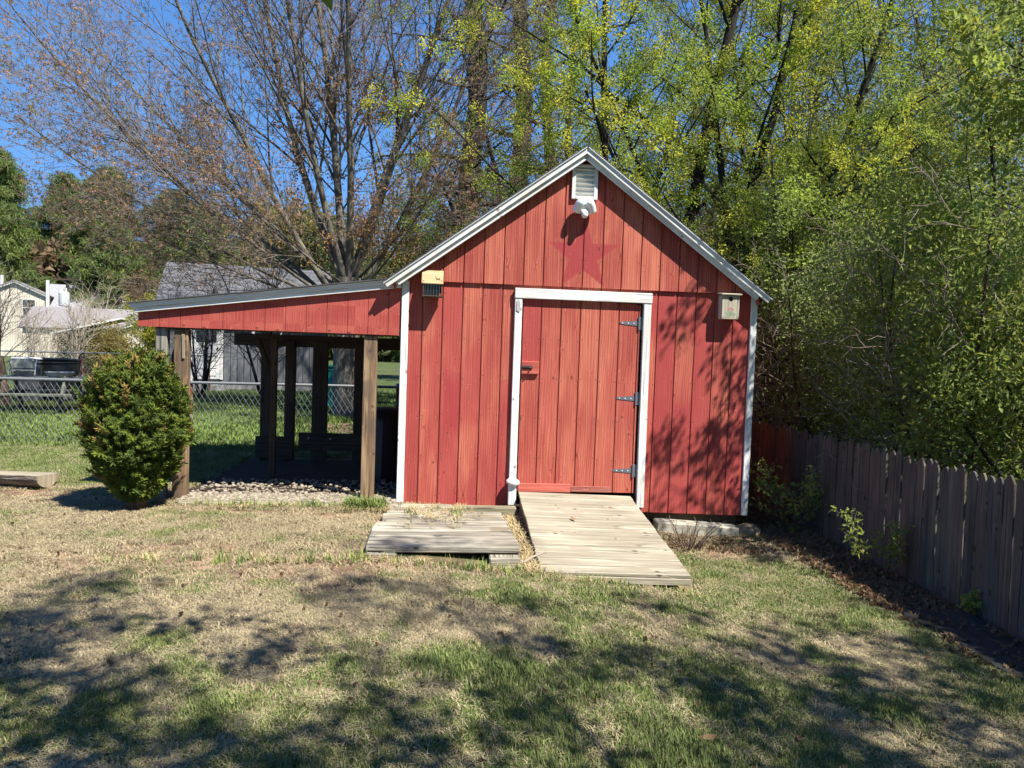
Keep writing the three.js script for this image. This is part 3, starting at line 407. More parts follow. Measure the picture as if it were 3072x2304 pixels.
// ---------- things fixed to the shed ----------
const whitePlastic = std({ color: lin(0.82, 0.83, 0.84), roughness: 0.35 });
{ // twin-head security light
  const o = onShed('security_light', 'white twin-head security light mounted under the gable vent', 'light', [1.742, 3.02, 0.03]);
  const cyl = (r0, r1, h, n = 20) => new THREE.CylinderGeometry(r0, r1, h, n);
  const base = cyl(0.05, 0.055, 0.03); base.rotateX(Math.PI / 2); mesh('base', base, whitePlastic, o, [0, 0.04, 0.012]);
  const bodyP = [[0, 0.07], [0.03, 0.066], [0.045, 0.05], [0.05, 0.02], [0.044, -0.02], [0.03, -0.04], [0, -0.045]].map((a) => new THREE.Vector2(...a)).reverse(); const bg = new THREE.LatheGeometry(bodyP, 20); mesh('body', bg, whitePlastic, o, [0.0, 0.03, 0.075]);
  const sens = [[0, -0.045], [0.02, -0.042], [0.032, -0.025], [0.035, 0.0], [0.036, 0.03], [0, 0.032]].map((a) => new THREE.Vector2(...a)); const sg = mesh('sensor', new THREE.LatheGeometry(sens, 18), whitePlastic, o, [0.0, -0.06, 0.105], [-0.25, 0, 0]);
  const neck = cyl(0.014, 0.014, 0.06, 10); mesh('neck', neck, whitePlastic, o, [0, -0.02, 0.09], [-0.3, 0, 0]);
  for (const s of [-1, 1]) {
    const h = grp('lamp_head', o); h.position.set(s * 0.052, 0.03, 0.11); h.rotation.set(0.55, s * 0.5, s * 0.62, 'YXZ'); // y axis of the head points back, it shines down -y
    const hp = [[0, 0.075], [0.025, 0.072], [0.04, 0.055], [0.047, 0.02], [0.05, -0.05], [0.052, -0.058], [0.046, -0.058], [0.043, -0.03], [0, -0.028]].map((a) => new THREE.Vector2(...a)).reverse(); mesh('housing', new THREE.LatheGeometry(hp, 22), whitePlastic, h, [0, -0.02, 0]);
    const lens = cyl(0.042, 0.042, 0.006); mesh('lens', lens, std({ color: lin(0.35, 0.34, 0.27), roughness: 0.25 }), h, [0, -0.062, 0]);
    mesh('arm', cyl(0.012, 0.012, 0.06, 10), whitePlastic, h, [-s * 0.03, 0.02, -0.02], [0, 0, s * 1.2]);
  }
}
{ // bird feeder with a lighter wooden lid
  const pine = woodMat({ dark: [0.62, 0.50, 0.35], light: [0.78, 0.68, 0.52], seed: 91, sx: 0.2, sy: 0.4, w: 256, h: 512, knots: 1, checks: 0.2, contrast: 1.2 });
  const o = onShed('bird_feeder', 'wooden feeder with a branded deer on its pale lid, near the corner trim', 'bird feeder', [0.255, 2.14, 0.03]);
  const lid = board('lid', pine, o, [0.212, 0.018, 0.155], [0, 0.125, 0.085], { axis: 0, c: 0.002, rot: [1.05, 0, 0] });
  // the burnt mark: a small standing deer
  const sh = new THREE.Shape(); [[-0.022, -0.018], [-0.019, -0.018], [-0.017, -0.004], [0.008, -0.004], [0.009, -0.018], [0.012, -0.018], [0.014, -0.002], [0.017, 0.008], [0.012, 0.012], [-0.012, 0.011], [-0.02, 0.017], [-0.024, 0.026], [-0.031, 0.030], [-0.036, 0.026], [-0.028, 0.022], [-0.024, 0.009], [-0.021, 0.0]].forEach((p, i) => i ? sh.lineTo(...p) : sh.moveTo(...p));
  const dg = new THREE.ExtrudeGeometry(sh, { depth: 0.0012, bevelEnabled: false }); dg.rotateX(-Math.PI / 2); mesh('deer_mark', dg, std({ color: lin(0.09, 0.055, 0.03) }), lid, [0.058, 0.0092, 0.028]);
  board('back', pine, o, [0.19, 0.17, 0.012], [0, 0.06, 0.008], { axis: 0 }); board('tray', darkWood, o, [0.2, 0.014, 0.13], [0, -0.062, 0.075], { axis: 0 });
  const dark = std({ color: lin(0.012, 0.014, 0.013), roughness: 0.3 });
  mesh('seed_box', uvBox(chamfer(0.15, 0.13, 0.085, 0.003), 1), dark, o, [-0.005, 0.008, 0.06]);
  for (const s of [-1, 1]) board('side', darkWood, o, [0.012, 0.15, 0.11], [s * 0.09, 0.02, 0.065], { axis: 1 });
  for (let k = 0; k < 6; k++) mesh('wire', new THREE.CylinderGeometry(0.0015, 0.0015, 0.12, 5), steel, o, [-0.07 + k * 0.028, 0.0, 0.128]);
}
{ // nest box with a painted flower
  const bw = woodMat({ dark: [0.55, 0.52, 0.45], light: [0.80, 0.77, 0.69], seed: 92, sx: 0.2, sy: 0.4, w: 256, h: 512, knots: 1, checks: 0.5, contrast: 1.6 });
  const o = onShed('birdhouse', 'small grey wooden birdhouse with faded painted tulips by the corner', 'birdhouse', [3.29, 2.1, 0.004]);
  const front = woodMat({ dark: [0.50, 0.47, 0.41], light: [0.76, 0.73, 0.65], seed: 93, sx: 0.3, sy: 0.5, w: 192, h: 320, knots: 0, checks: 0.4, contrast: 1.5 });
  const sh = new THREE.Shape(); sh.moveTo(-0.09, -0.115); sh.lineTo(0.09, -0.115); sh.lineTo(0.09, 0.115); sh.lineTo(-0.09, 0.115); const ho = new THREE.Path(); ho.absarc(0.0, 0.075, 0.024, 0, Math.PI * 2); sh.holes.push(ho);
  const fg = new THREE.ExtrudeGeometry(sh, { depth: 0.016, bevelEnabled: false, curveSegments: 14 }); mesh('front', uvBox(fg.index ? fg.toNonIndexed() : fg, 1), front, o, [0, 0, 0.104]);
  for (const s of [-1, 1]) board('side', bw, o, [0.016, 0.235, 0.1], [s * 0.083, 0, 0.053], { axis: 1 }); board('back', bw, o, [0.15, 0.23, 0.012], [0, 0, 0.008], { axis: 1 }); board('base', bw, o, [0.176, 0.014, 0.118], [0, -0.122, 0.06], { axis: 0 });
  board('roof', bw, o, [0.222, 0.016, 0.15], [0, 0.13, 0.07], { axis: 0, rot: [0.12, 0, 0] });
  const red = std({ color: lin(0.42, 0.17, 0.15) }), grn = std({ color: lin(0.22, 0.28, 0.18) }), petal = (x, y, r, a) => { const s = new THREE.Shape(); s.ellipse(0, 0, r * 0.5, r, 0, Math.PI * 2, false, a); const g = new THREE.ShapeGeometry(s, 8); return [g, x, y]; };
  const fl = (name, m, list) => { for (const [x, y, r, a] of list) { const [g] = petal(x, y, r, a); mesh(name, g, m, o, [x, y, 0.1205]); } };
  fl('painted_petal', red, [[-0.022, -0.03, 0.014, 0.2], [-0.012, -0.026, 0.014, 0], [0.0, -0.014, 0.013, -0.2], [0.012, -0.03, 0.014, 0.1], [0.022, -0.034, 0.013, -0.3]]); fl('painted_leaf', grn, [[-0.035, -0.075, 0.02, 0.7], [-0.012, -0.07, 0.026, 0.15], [0.006, -0.07, 0.026, -0.1], [0.026, -0.075, 0.022, -0.6], [0.045, -0.085, 0.018, -0.9]]);
}
// ---------- log ----------
const bark = (o) => { const w = 256, h = 512, H = new Float32Array(w * h); const map = texture(w, h, (i, j) => { const f = vn(i / 11, j / 44, o.seed, Math.round(w / 11), Math.round(h / 44)), g = vn(i / 4, j / 12, o.seed + 1, 64, 43), b = vn(i / 50, j / 60, o.seed + 2, 5, 9); const t = clamp(0.5 * f + 0.35 * g + 0.35 * b - 0.1); H[j * w + i] = t; return mix3(mix3(o.dark, o.light, t), o.moss || o.light, o.moss ? smooth(0.6, 0.85, b) * 0.5 : 0); }); const bump = texture(w, h, (i, j) => { const v = H[j * w + i]; return [v, v, v]; }, false); for (const t of [map, bump]) t.repeat.set(1 / (o.sx || 0.6), 1 / (o.sy || 1.2)); return std({ map, bumpMap: bump, bumpScale: o.bump ?? 0.012, roughness: 0.95 }); };
const greyBark = bark({ seed: 400, dark: [0.24, 0.22, 0.20], light: [0.56, 0.53, 0.48], moss: [0.50, 0.50, 0.42] }), darkBark = bark({ seed: 410, dark: [0.07, 0.06, 0.055], light: [0.24, 0.21, 0.18] }), brownBark = bark({ seed: 420, dark: [0.20, 0.155, 0.12], light: [0.43, 0.35, 0.28] });
const twigGrey = std({ color: lin(0.21, 0.17, 0.145) }), twigBrown = std({ color: lin(0.21, 0.165, 0.125) }), twigPale = std({ color: lin(0.36, 0.30, 0.23) }), twigDark = std({ color: lin(0.045, 0.038, 0.032) });
const splitWood = woodMat({ dark: [0.46, 0.42, 0.35], light: [0.72, 0.67, 0.57], seed: 94, sx: 0.3, sy: 1, w: 128, h: 512, knots: 0, checks: 0.6 });
{
  const o = thing('split_log', 'half-split firewood log lying on the lawn edge past the round shrub', 'log', [-5.55, gy(-5.5, -7.7) - 0.01, -7.72], -0.13); o.scale.y = 0.8;
  const m = new MB(), n = 10, L = 1.25, prof = []; for (let k = 0; k <= n; k++) { const a = Math.PI + k / n * Math.PI; prof.push([Math.cos(a) * 0.17 * (1 + 0.1 * (hsh(k, 1, 95) - 0.5)), 0.155 + Math.sin(a) * 0.15]); }
  const tl = 0.06, rot = (p) => [p[0] * Math.cos(tl) - (p[1] - 0.1) * Math.sin(tl), 0.1 + p[0] * Math.sin(tl) + (p[1] - 0.1) * Math.cos(tl)]; const q = prof.map(rot);
  const A = [], B = []; q.forEach(([z, y]) => { A.push([-L, y * 0.92 + 0.01, z]); B.push([0.75, y * 1.12 + 0.02, z * 0.95]); });
  for (let k = 0; k < n; k++) m.quad(A[k], A[k + 1], B[k + 1], B[k]); mesh('bark', uvBox(m.geo(), 0), bark({ seed: 430, dark: [0.25, 0.22, 0.19], light: [0.6, 0.56, 0.5], bump: 0.02 }), o);
  const f = new MB(); f.quad(A[n], A[0], B[0], B[n]); mesh('split_face', uvBox(f.geo(), 0), splitWood, o); const e = new MB(); for (let k = 1; k < n; k++) { e.tri(B[0], B[k], B[k + 1]); e.tri(A[0], A[k + 1], A[k]); } mesh('end_grain', uvBox(e.geo(), 1), splitWood, o);
}
// ---------- stockade fence ----------
{
  const mats = [0, 1, 2].map((k) => woodMat({ dark: [[0.25, 0.24, 0.215], [0.29, 0.26, 0.225], [0.23, 0.22, 0.20]][k], light: [[0.46, 0.44, 0.385], [0.46, 0.41, 0.35], [0.40, 0.385, 0.345]][k], seed: 100 + k, sx: 0.3, sy: 1.2, w: 192, h: 768, knots: 4, checks: 0.8, contrast: 1.5, bump: 0.003 }));
  const fm = woodMat({ dark: [0.37, 0.26, 0.19], light: [0.56, 0.42, 0.33], seed: 104, sx: 0.3, sy: 1.2, w: 128, h: 512, knots: 4, checks: 0.7 });
  const o = thing('picket_fence', 'low weathered picket fence with pointed boards running behind the shed', 'fence', [fenceX(-4), 0, -4], 0), R = rng(110);
  const dir = new THREE.Vector2(fenceX(-11) - fenceX(-4), -7).normalize(), yaw = Math.atan2(-dir.y, dir.x); // pickets' width runs along the fence
  let s = -0.6; const faces = [];
  for (let v = 0; v < 6; v++) { const w = 0.082 + v * 0.004; faces.push([w, (h) => prism([[-w / 2, 0], [w / 2, 0], [w / 2, h - 0.055 - 0.01 * (v % 3)], [w * 0.16, h - 0.006], [-w * 0.08 + 0.01 * (v % 2), h], [-w * 0.22, h - 0.01], [-w / 2, h - 0.06]], 0, 0.017)]); }
  let k = 0; while (s < 7.2) {
    const [w, mk] = faces[Math.floor(R() * 6)], x = dir.x * (s + w / 2), z = dir.y * (s + w / 2), h = 1.10 + (R() - 0.5) * 0.06, wz = -4 + z, y = gy(fenceX(wz), wz) - 0.02 - (s > 3.5 ? 0.012 * (s - 3.5) : 0);
    const g = uvBox(mk(h), 1, [R() * 5, R() * 5]); const b = mesh('picket', g, s > 4.4 && R() < 0.75 ? fm : mats[Math.floor(R() * 3)], o, [x, y, z], [(R() - 0.5) * 0.02, 0, 0]); b.rotation.set((R() - 0.5) * 0.012, yaw, (R() - 0.5) * 0.04, 'YXZ');
    s += w + 0.003 + (R() < 0.3 ? R() * 0.016 : R() * 0.005); k++;
  }
  for (const hy of [0.2, 0.82]) { const L = 7.8, b = board('rail', mats[1], o, [0.035, 0.07, L], [dir.x * 3.3 + 0.045, hy - 0.3, dir.y * 3.3], { axis: 2 }); b.rotation.y = Math.atan2(-dir.x, -dir.y); }
}
{ // black weed fabric along the fence foot
  const W = 26, H = 60, p = [], ix = [], R = rng(120); for (let j = 0; j <= H; j++) for (let i = 0; i <= W; i++) { const z = -3.6 - j / H * 2.2, x1 = fenceX(z) - 0.08, wd = 0.46 * (1 - 0.75 * smooth(0.75, 1.0, j / H)) + 0.06 * (vn(z * 5, 3, 121) - 0.5), x = x1 - wd + i / W * wd; p.push(x, gy(x, z) + 0.018 + 0.022 * Math.pow(vn(x * 7 + z * 3, z * 2.4 - x * 4, 122), 2) + 0.012 * vn(x * 16, z * 6, 123), z); if (i < W && j < H) { const a = j * (W + 1) + i; ix.push(a, a + 1, a + W + 1, a + 1, a + W + 2, a + W + 1); } }
  const g = new THREE.BufferGeometry(); g.setAttribute('position', new THREE.Float32BufferAttribute(p, 3)); g.setIndex(ix); g.computeVertexNormals(); const o = mesh(numbered('weed_fabric'), g, std({ color: lin(0.03, 0.031, 0.033), roughness: 0.55 }), scene); o.userData = { label: 'crumpled black weed fabric along the foot of the picket fence', category: 'fabric' };
}
{ // black covered thing standing in the lean-to against the shed
  const o = onShed('covered_object', 'black covered object standing inside the lean-to by the shed wall', 'covered object', [-0.3, -0.02, -1.5]); const pr = [[0.0, 0.86], [0.12, 0.85], [0.2, 0.80], [0.235, 0.7], [0.25, 0.4], [0.27, 0.05], [0.265, 0.0]].map((a) => new THREE.Vector2(...a)).reverse(); const g = new THREE.LatheGeometry(pr, 28), P = g.attributes.position; for (let i = 0; i < P.count; i++) { const a = Math.atan2(P.getZ(i), P.getX(i)), k = 1 + 0.04 * Math.sin(a * 9) * clamp(1 - P.getY(i) / 0.9); P.setX(i, P.getX(i) * k); P.setZ(i, P.getZ(i) * k * 1.5); } g.computeVertexNormals(); mesh('cover', g, std({ color: lin(0.015, 0.015, 0.016), roughness: 0.5 }), o);
}
// ---------- chain-link fences ----------
const galv = std({ color: lin(0.23, 0.24, 0.24), metalness: 0.4, roughness: 0.5 }), rusty = std({ map: texture(64, 256, (i, j) => { const b = vn(i / 10, j / 16, 131), c = vn(i / 3, j / 5, 132); return mix3([0.62, 0.62, 0.61], [0.45, 0.24, 0.15], smooth(0.45, 0.65, b * 0.7 + c * 0.3)); }), roughness: 0.7, metalness: 0.2 });
function chainLink(label, pts, height, pitch, postsAt, wire) {
  const [a, b] = pts, L = Math.hypot(b[0] - a[0], b[1] - a[1]), o = thing('chain_link_fence', label, 'wire fence', [a[0], gy(...a), a[1]], Math.atan2(-(b[1] - a[1]), b[0] - a[0]));
  const W = new Wood(), V = (x, y) => new THREE.Vector3(x, y, 0); const y0 = 0.03, y1 = height - 0.005, h = y1 - y0, run = h * 0.62;
  for (let k = -Math.ceil(run / pitch); k * pitch < L; k++) for (const s of [1, -1]) { let x0 = k * pitch, x1 = x0 + run, ya = s > 0 ? y0 : y1, yb = s > 0 ? y1 : y0; if (x0 < 0) { ya += (yb - ya) * (-x0 / run); x0 = 0; } if (x1 > L) { yb = ya + (yb - ya) * ((L - x0) / (x1 - x0)); x1 = L; } if (x1 - x0 < 0.02) continue; const z = s * wire * 0.6, p0 = V(x0, ya), p1 = V(x1, yb); p0.z = p1.z = z; W.tube([p0, p1], [wire, wire], 4, false); }
  const m = mesh('wire_mesh', W.geo(), galv, o); m.userData.kind = 'stuff';
  mesh('top_rail', tubeGeo([[0, height, 0], [L * 0.33, height - 0.004, 0], [L * 0.66, height + 0.003, 0], [L, height, 0]], 0.021, 10), galv, o);
  const tie = new THREE.TorusGeometry(0.025, 0.0035, 5, 10); tie.rotateY(Math.PI / 2); for (let x = 0.12; x < L; x += 0.155) mesh('tie', tie, galv, o, [x, height, 0]);
  for (const x of postsAt) { const p = grp('post', o); p.position.x = x; mesh('pipe', tubeGeo([[0, -0.05, -0.03], [0, height * 0.5, -0.03], [0, height + 0.02, -0.03]], 0.031, 12), rusty, p); mesh('cap', new THREE.SphereGeometry(0.036, 10, 6), galv, p, [0, height + 0.025, -0.03]); }
  return o;
}
chainLink('galvanised chain-link fence with a rusty post crossing behind the lean-to', [[-8.6, -10.52], [-0.9, -11.25]], 0.97, 0.085, [0.3, 3.86, 6.9], 0.0026);
// ---------- plants ----------
const UP = new THREE.Vector3(0, 1, 0);
function turned(d, ang, az) { const a = new THREE.Vector3(Math.abs(d.y) > 0.9 ? 1 : 0, Math.abs(d.y) > 0.9 ? 0 : 1, 0).cross(d).normalize().applyAxisAngle(d, az); return d.clone().applyAxisAngle(a, ang); }
/* grows limbs: P.seg, P.wander, P.up, P.kids, P.ang, P.ratio, P.t0 are per level; levels up to P.bark go to the trunk mesh, finer ones to the twigs */
function grow(T, p, d, len, r, lvl, P, R, az0 = R() * 6.28) {
  const n = P.seg[lvl], pts = [p.clone()], rad = [r], dirs = [d.clone()], st = len / n; let q = p.clone(), e = d.clone(); const end = P.end?.[lvl] ?? 0.3;
  for (let k = 1; k <= n; k++) { e.x += (R() - 0.5) * P.wander[lvl]; e.y += (R() - 0.5) * P.wander[lvl] + P.up[lvl]; e.z += (R() - 0.5) * P.wander[lvl]; if (P.pull) e.addScaledVector(P.pull, 1 / n * (P.pullBy?.[lvl] ?? 0)); e.normalize(); q = q.clone().addScaledVector(e, st); pts.push(q); rad.push(r * lerp(1, end, Math.pow(k / n, 0.9))); dirs.push(e.clone()); }
  (lvl <= P.bark ? T.trunk : T.twigs).tube(pts, rad, lvl === 0 ? 9 : lvl === 1 ? 6 : lvl === 2 ? 4 : 3, false);
  const last = lvl === P.seg.length - 1; if (last || P.leafOn?.includes(lvl)) for (let k = 1; k <= n; k++) T.tips.push({ p: pts[k], d: dirs[k], end: k === n, lvl });
  if (!last) { const m = P.kids[lvl], t0 = P.t0[lvl]; let az = az0; for (let k = 0; k < m; k++) { const t = t0 + (1 - t0) * (k + 0.3 + R() * 0.6) / m, f = Math.min(n - 1e-3, t * n), i = Math.floor(f), w = f - i; az += 2.4 + (R() - 0.5); const c = turned(dirs[i + 1], P.ang[lvl] * (0.75 + R() * 0.5), az); if (P.flat) { c.y *= P.flat[lvl] ?? 1; c.normalize(); } grow(T, pts[i].clone().lerp(pts[i + 1], w), c, len * P.ratio[lvl] * (1.15 - 0.6 * t) * (0.75 + R() * 0.5), Math.max(P.minR || 0.003, lerp(rad[i], rad[i + 1], w) * (P.rr?.[lvl] ?? 0.55)), lvl + 1, P, R); } }
}
const newTree = () => ({ trunk: new Wood(), twigs: new Wood(), tips: [] });
function leafBall(seed, n, rad, L, w, vary = 0.35, squash = 1) { // loose clump of folded leaves, each its own tone
  const R = rng(seed), m = new MB(), col = [];
  for (let k = 0; k < n; k++) {
    const a = R() * 6.283, u = R() * 2 - 1, s = Math.sqrt(1 - u * u), rr = rad * Math.cbrt(R()), c = new THREE.Vector3(Math.cos(a) * s * rr, u * rr * squash, Math.sin(a) * s * rr);
    const d = new THREE.Vector3(R() - 0.5, R() - 0.6, R() - 0.5).addScaledVector(c, 0.8 / rad).normalize(), nn = new THREE.Vector3(R() - 0.5, R() * 0.9 + 0.1, R() - 0.5).normalize(), b = new THREE.Vector3().crossVectors(d, nn).normalize(), up = new THREE.Vector3().crossVectors(b, d), l = L * (0.7 + R() * 0.6), ww = w * (0.7 + R() * 0.6) / 2;
    const at = (t, x, y) => [c.x + d.x * l * t + b.x * x + up.x * y, c.y + d.y * l * t + b.y * x + up.y * y, c.z + d.z * l * t + b.z * x + up.z * y];
    const p0 = at(-0.5, 0, 0), p1 = at(-0.05, -ww, ww * 0.35), p2 = at(0.5, 0, -l * 0.08), p3 = at(-0.05, ww, ww * 0.35); m.tri(p0, p2, p1); m.tri(p0, p3, p2); const v = 1 - vary / 2 + R() * vary; for (let q = 0; q < 6; q++) col.push(v, v, v);
  }
  const g = m.geo(); g.setAttribute('color', new THREE.Float32BufferAttribute(col, 3)); return g;
}
const leafMat = (t = 0.35, r = 0.6) => new THREE.MeshPhysicalMaterial({ color: 0xffffff, vertexColors: true, roughness: 1, transmission: t, thickness: 0, specularIntensity: 0.4 });
const leafM = leafMat(0.55), needleM = leafMat(0.15, 0.7), budM = leafMat(0.25, 0.8), flowerM = leafMat(0.45, 0.7);
function foliage(parent, name, g, m, tips, R, o, colour) { // o: per (copies per tip), spread, size, chance
  const list = []; for (const t of tips) { if (o.filter && !o.filter(t)) continue; for (let k = 0; k < o.per; k++) { if (R() > (o.chance ?? 1)) continue; list.push({ x: t.p.x + (R() - 0.5) * o.spread, y: t.p.y + (R() - 0.5) * o.spread, z: t.p.z + (R() - 0.5) * o.spread, s: o.size * (0.65 + R() * 0.7), rx: (R() - 0.5) * (o.tumble ?? 3), ry: R() * 6.28, rz: (R() - 0.5) * (o.tumble ?? 3), v: R(), w: R() }); } }
  return scatter(name, null, null, g, m, list, colour, parent);
}
function finish(o, T, barkM, twigM) { if (T.trunk.i.length) mesh('trunk', T.trunk.geo(), barkM, o); if (T.twigs.i.length) { const m = mesh('twig_crown', T.twigs.geo(), twigM, o); m.userData.kind = 'stuff'; } }
const V3 = (x, y, z) => new THREE.Vector3(x, y, z);

{ // the big bare maple: short bole, a dozen stems fanning up and out, long sweeping limbs
  const o = thing('bare_maple_tree', 'tall many-stemmed maple with bare branches and small russet buds', 'tree', [-3.65, gy(-3.6, -16.3) - 0.05, -16.3]), T = newTree(), R = rng(1001);
  T.trunk.tube([V3(0.05, 0, 0), V3(0.0, 0.35, 0), V3(-0.05, 1.2, 0), V3(0, 2.2, 0), V3(0.03, 3.1, 0)], [0.42, 0.31, 0.27, 0.30, 0.33], 14, false);
  const P = { bark: 1, seg: [9, 6, 5, 3], wander: [0.10, 0.16, 0.22, 0.3], up: [0.05, 0.03, 0.0, -0.02], kids: [19, 10, 7], ang: [0.55, 0.6, 0.65], ratio: [0.44, 0.42, 0.42], t0: [0.18, 0.15, 0.12], end: [0.22, 0.25, 0.4, 0.5], rr: [0.42, 0.5, 0.6], minR: 0.0042 };
  const stems = [[-0.95, 0.62, 0.25, 8.4, 0.085], [-0.85, 0.75, -0.2, 8.8, 0.09], [-0.62, 0.85, 0.35, 9.0, 0.09], [-0.45, 0.95, -0.1, 9.6, 0.12], [-0.30, 1.0, 0.3, 9.6, 0.10], [-0.12, 1.0, -0.1, 10.2, 0.13], [0.06, 1.0, 0.25, 9.8, 0.11], [0.22, 1.0, -0.15, 10, 0.13], [0.38, 0.95, 0.2, 9.2, 0.10], [0.55, 0.85, -0.1, 8.6, 0.09], [-0.75, 0.5, -0.4, 7.2, 0.065], [-1.0, 0.35, 0.35, 6.8, 0.055], [0.75, 0.7, 0.3, 6.5, 0.06], [-0.2, 0.9, -0.5, 8.5, 0.08], [-0.6, 0.42, 0.5, 6.0, 0.05], [-0.9, 0.2, 0.4, 5.0, 0.04], [0.5, 0.3, 0.5, 4.0, 0.035], [0.9, 0.35, 0.2, 4.5, 0.04], [-0.4, 0.22, 0.7, 4.0, 0.035]];
  stems.forEach(([x, y, z, L, r], k) => grow(T, V3(x * 0.22, 2.45 + 0.7 * R(), z * 0.22), V3(x, y, z).normalize(), L, r * 0.82, 0, { ...P, up: [x < -0.5 ? 0.035 : 0.06, 0.02, 0, -0.02] }, R));
  finish(o, T, greyBark, twigGrey);
  foliage(o, 'buds', leafBall(1, 9, 0.05, 0.05, 0.016, 0.5), budM, T.tips, R, { per: 1, spread: 0.05, size: 0.95, chance: 0.6, filter: (t) => t.end }, (t, C) => t.w < 0.7 ? C.setRGB(0.30 + 0.12 * t.v, 0.18 + 0.07 * t.v, 0.11 + 0.04 * t.v) : C.setRGB(0.22, 0.19, 0.06));
  // last year's brown leaves and young sprouts low among the stems
  foliage(o, 'dead_leaves', leafBall(2, 12, 0.13, 0.07, 0.03, 0.5), budM, T.tips, R, { per: 1, spread: 0.3, size: 1, chance: 0.6, filter: (t) => Math.hypot(t.p.x, t.p.z) < 1.7 && t.p.y < 7.5 }, (t, C) => C.setRGB(0.26 + 0.12 * t.v, 0.155 + 0.06 * t.v, 0.075));
}
function darkTree(label, x, z, R0, h, lean, seed, limbs) { // tall dark trunk with stubby dead side limbs
  const o = thing('dark_trunk_tree', label, 'tree', [x, gy(x, z) - 0.05, z]), T = newTree(), R = rng(seed), pts = [], rad = []; for (let k = 0; k <= 12; k++) { const t = k / 12; pts.push(V3(lean * t * h + 0.12 * Math.sin(k * 1.3 + seed), t * h, 0.1 * Math.cos(k * 1.7))); rad.push(R0 * (1.25 - 0.7 * t) * (k === 0 ? 1.3 : 1)); } T.trunk.tube(pts, rad, 12, false);
  const P = { bark: 1, seg: [5, 4, 3], wander: [0.3, 0.35, 0.4], up: [0.02, 0.02, 0], kids: [6, 4], ang: [0.8, 0.8], ratio: [0.45, 0.5], t0: [0.25, 0.2], minR: 0.005, end: [0.25, 0.3, 0.5], rr: [0.5, 0.6] };
  for (let k = 0; k < limbs; k++) { const t = 0.22 + 0.75 * k / limbs, i = Math.min(11, Math.floor(t * 12)), a = k * 2.4 + R(); grow(T, pts[i].clone().lerp(pts[i + 1], t * 12 - i), V3(Math.cos(a), 0.1 + 0.3 * R(), Math.sin(a)).normalize(), (1.6 + 2.0 * R()) * (1.1 - t * 0.4), 0.035 + 0.04 * R(), 0, P, R); }
  finish(o, T, darkBark, twigDark); return [o, T, R];
}
const sprout = (o, T, R, chance, f) => foliage(o, 'young_leaves', leafBall(3, 14, 0.12, 0.055, 0.035, 0.4), flowerM, T.tips, R, { per: 1, spread: 0.2, size: 1, chance, filter: f }, (t, C) => C.setRGB(0.24 + 0.1 * t.v, 0.28 + 0.08 * t.v, 0.03));
{ const a = darkTree('dark gnarled trunk with dead side limbs behind the shed roof', -1.05, -18.2, 0.26, 15, -0.01, 1011, 34); sprout(...a, 0.12); const b = darkTree('straight dark trunk beside the flowering maple behind the shed', -0.02, -19.0, 0.24, 16, 0.004, 1012, 30); sprout(...b, 0.25); const c = darkTree('slender dark trunk close behind the straight one', 0.75, -19.6, 0.15, 15, 0.0, 1013, 22); sprout(...c, 0.3); }
function floweringMaple(label, x, z, seed, stems, density, tone) {
  const o = thing('flowering_maple_tree', label, 'tree', [x, gy(x, z) - 0.05, z]), T = newTree(), R = rng(seed);
  const P = { bark: 1, seg: [9, 6, 4, 3], wander: [0.12, 0.25, 0.3, 0.4], up: [0.03, 0.03, 0.02, 0.0], kids: [13, 6, 4], ang: [0.9, 0.75, 0.7], ratio: [0.38, 0.45, 0.45], t0: [0.2, 0.2, 0.2], end: [0.25, 0.3, 0.4, 0.5], rr: [0.42, 0.5, 0.6], minR: 0.005 };
  for (const [dx, dy, dz, L, r, bx = 0] of stems) grow(T, V3(bx, 0, 0), V3(dx, dy, dz).normalize(), L, r, 0, P, R); finish(o, T, darkBark, twigDark);
  foliage(o, 'flower_clusters', leafBall(5, 64, 0.125, 0.036, 0.024, 0.4), flowerM, T.tips, R, { per: 1, spread: 0.24, size: 1.1, chance: density, filter: (t) => t.p.y > 2.2 }, (t, C) => tone(t, C));
}
const limeTone = (t, C) => C.setRGB(0.30 + 0.15 * t.v, 0.40 + 0.13 * t.v, 0.05), yellowTone = (t, C) => t.w < 0.25 ? limeTone(t, C) : C.setRGB(0.47 + 0.16 * t.v, 0.465 + 0.13 * t.v, 0.045 + 0.03 * t.w);
floweringMaple('maple covered in bright yellow-green blossom behind the gable', 2.4, -12.6, 1021, [[0.05, 1, 0.02, 10.5, 0.17], [0.32, 1, 0.1, 9.6, 0.12], [-0.3, 1, 0.12, 9.2, 0.10], [0.55, 0.9, 0.0, 8.5, 0.09]], 0.46, yellowTone);
floweringMaple('lime green young-leaved maple showing behind the shed ridge', 1.2, -17.2, 1022, [[-0.05, 1, 0, 10.5, 0.15], [-0.28, 1, 0.1, 9.5, 0.10], [0.3, 1, 0.15, 9.5, 0.10]], 0.42, limeTone);
floweringMaple('small yellow-blossomed maple leaning over the shed eave', 3.75, -11.4, 1023, [[-0.22, 1, 0.05, 7.6, 0.10], [0.12, 1, 0.1, 7.6, 0.09], [-0.5, 0.9, 0.1, 6.4, 0.07]], 0.42, (t, C) => t.w < 0.3 ? yellowTone(t, C) : C.setRGB(0.22 + 0.13 * t.v, 0.29 + 0.13 * t.v, 0.06));

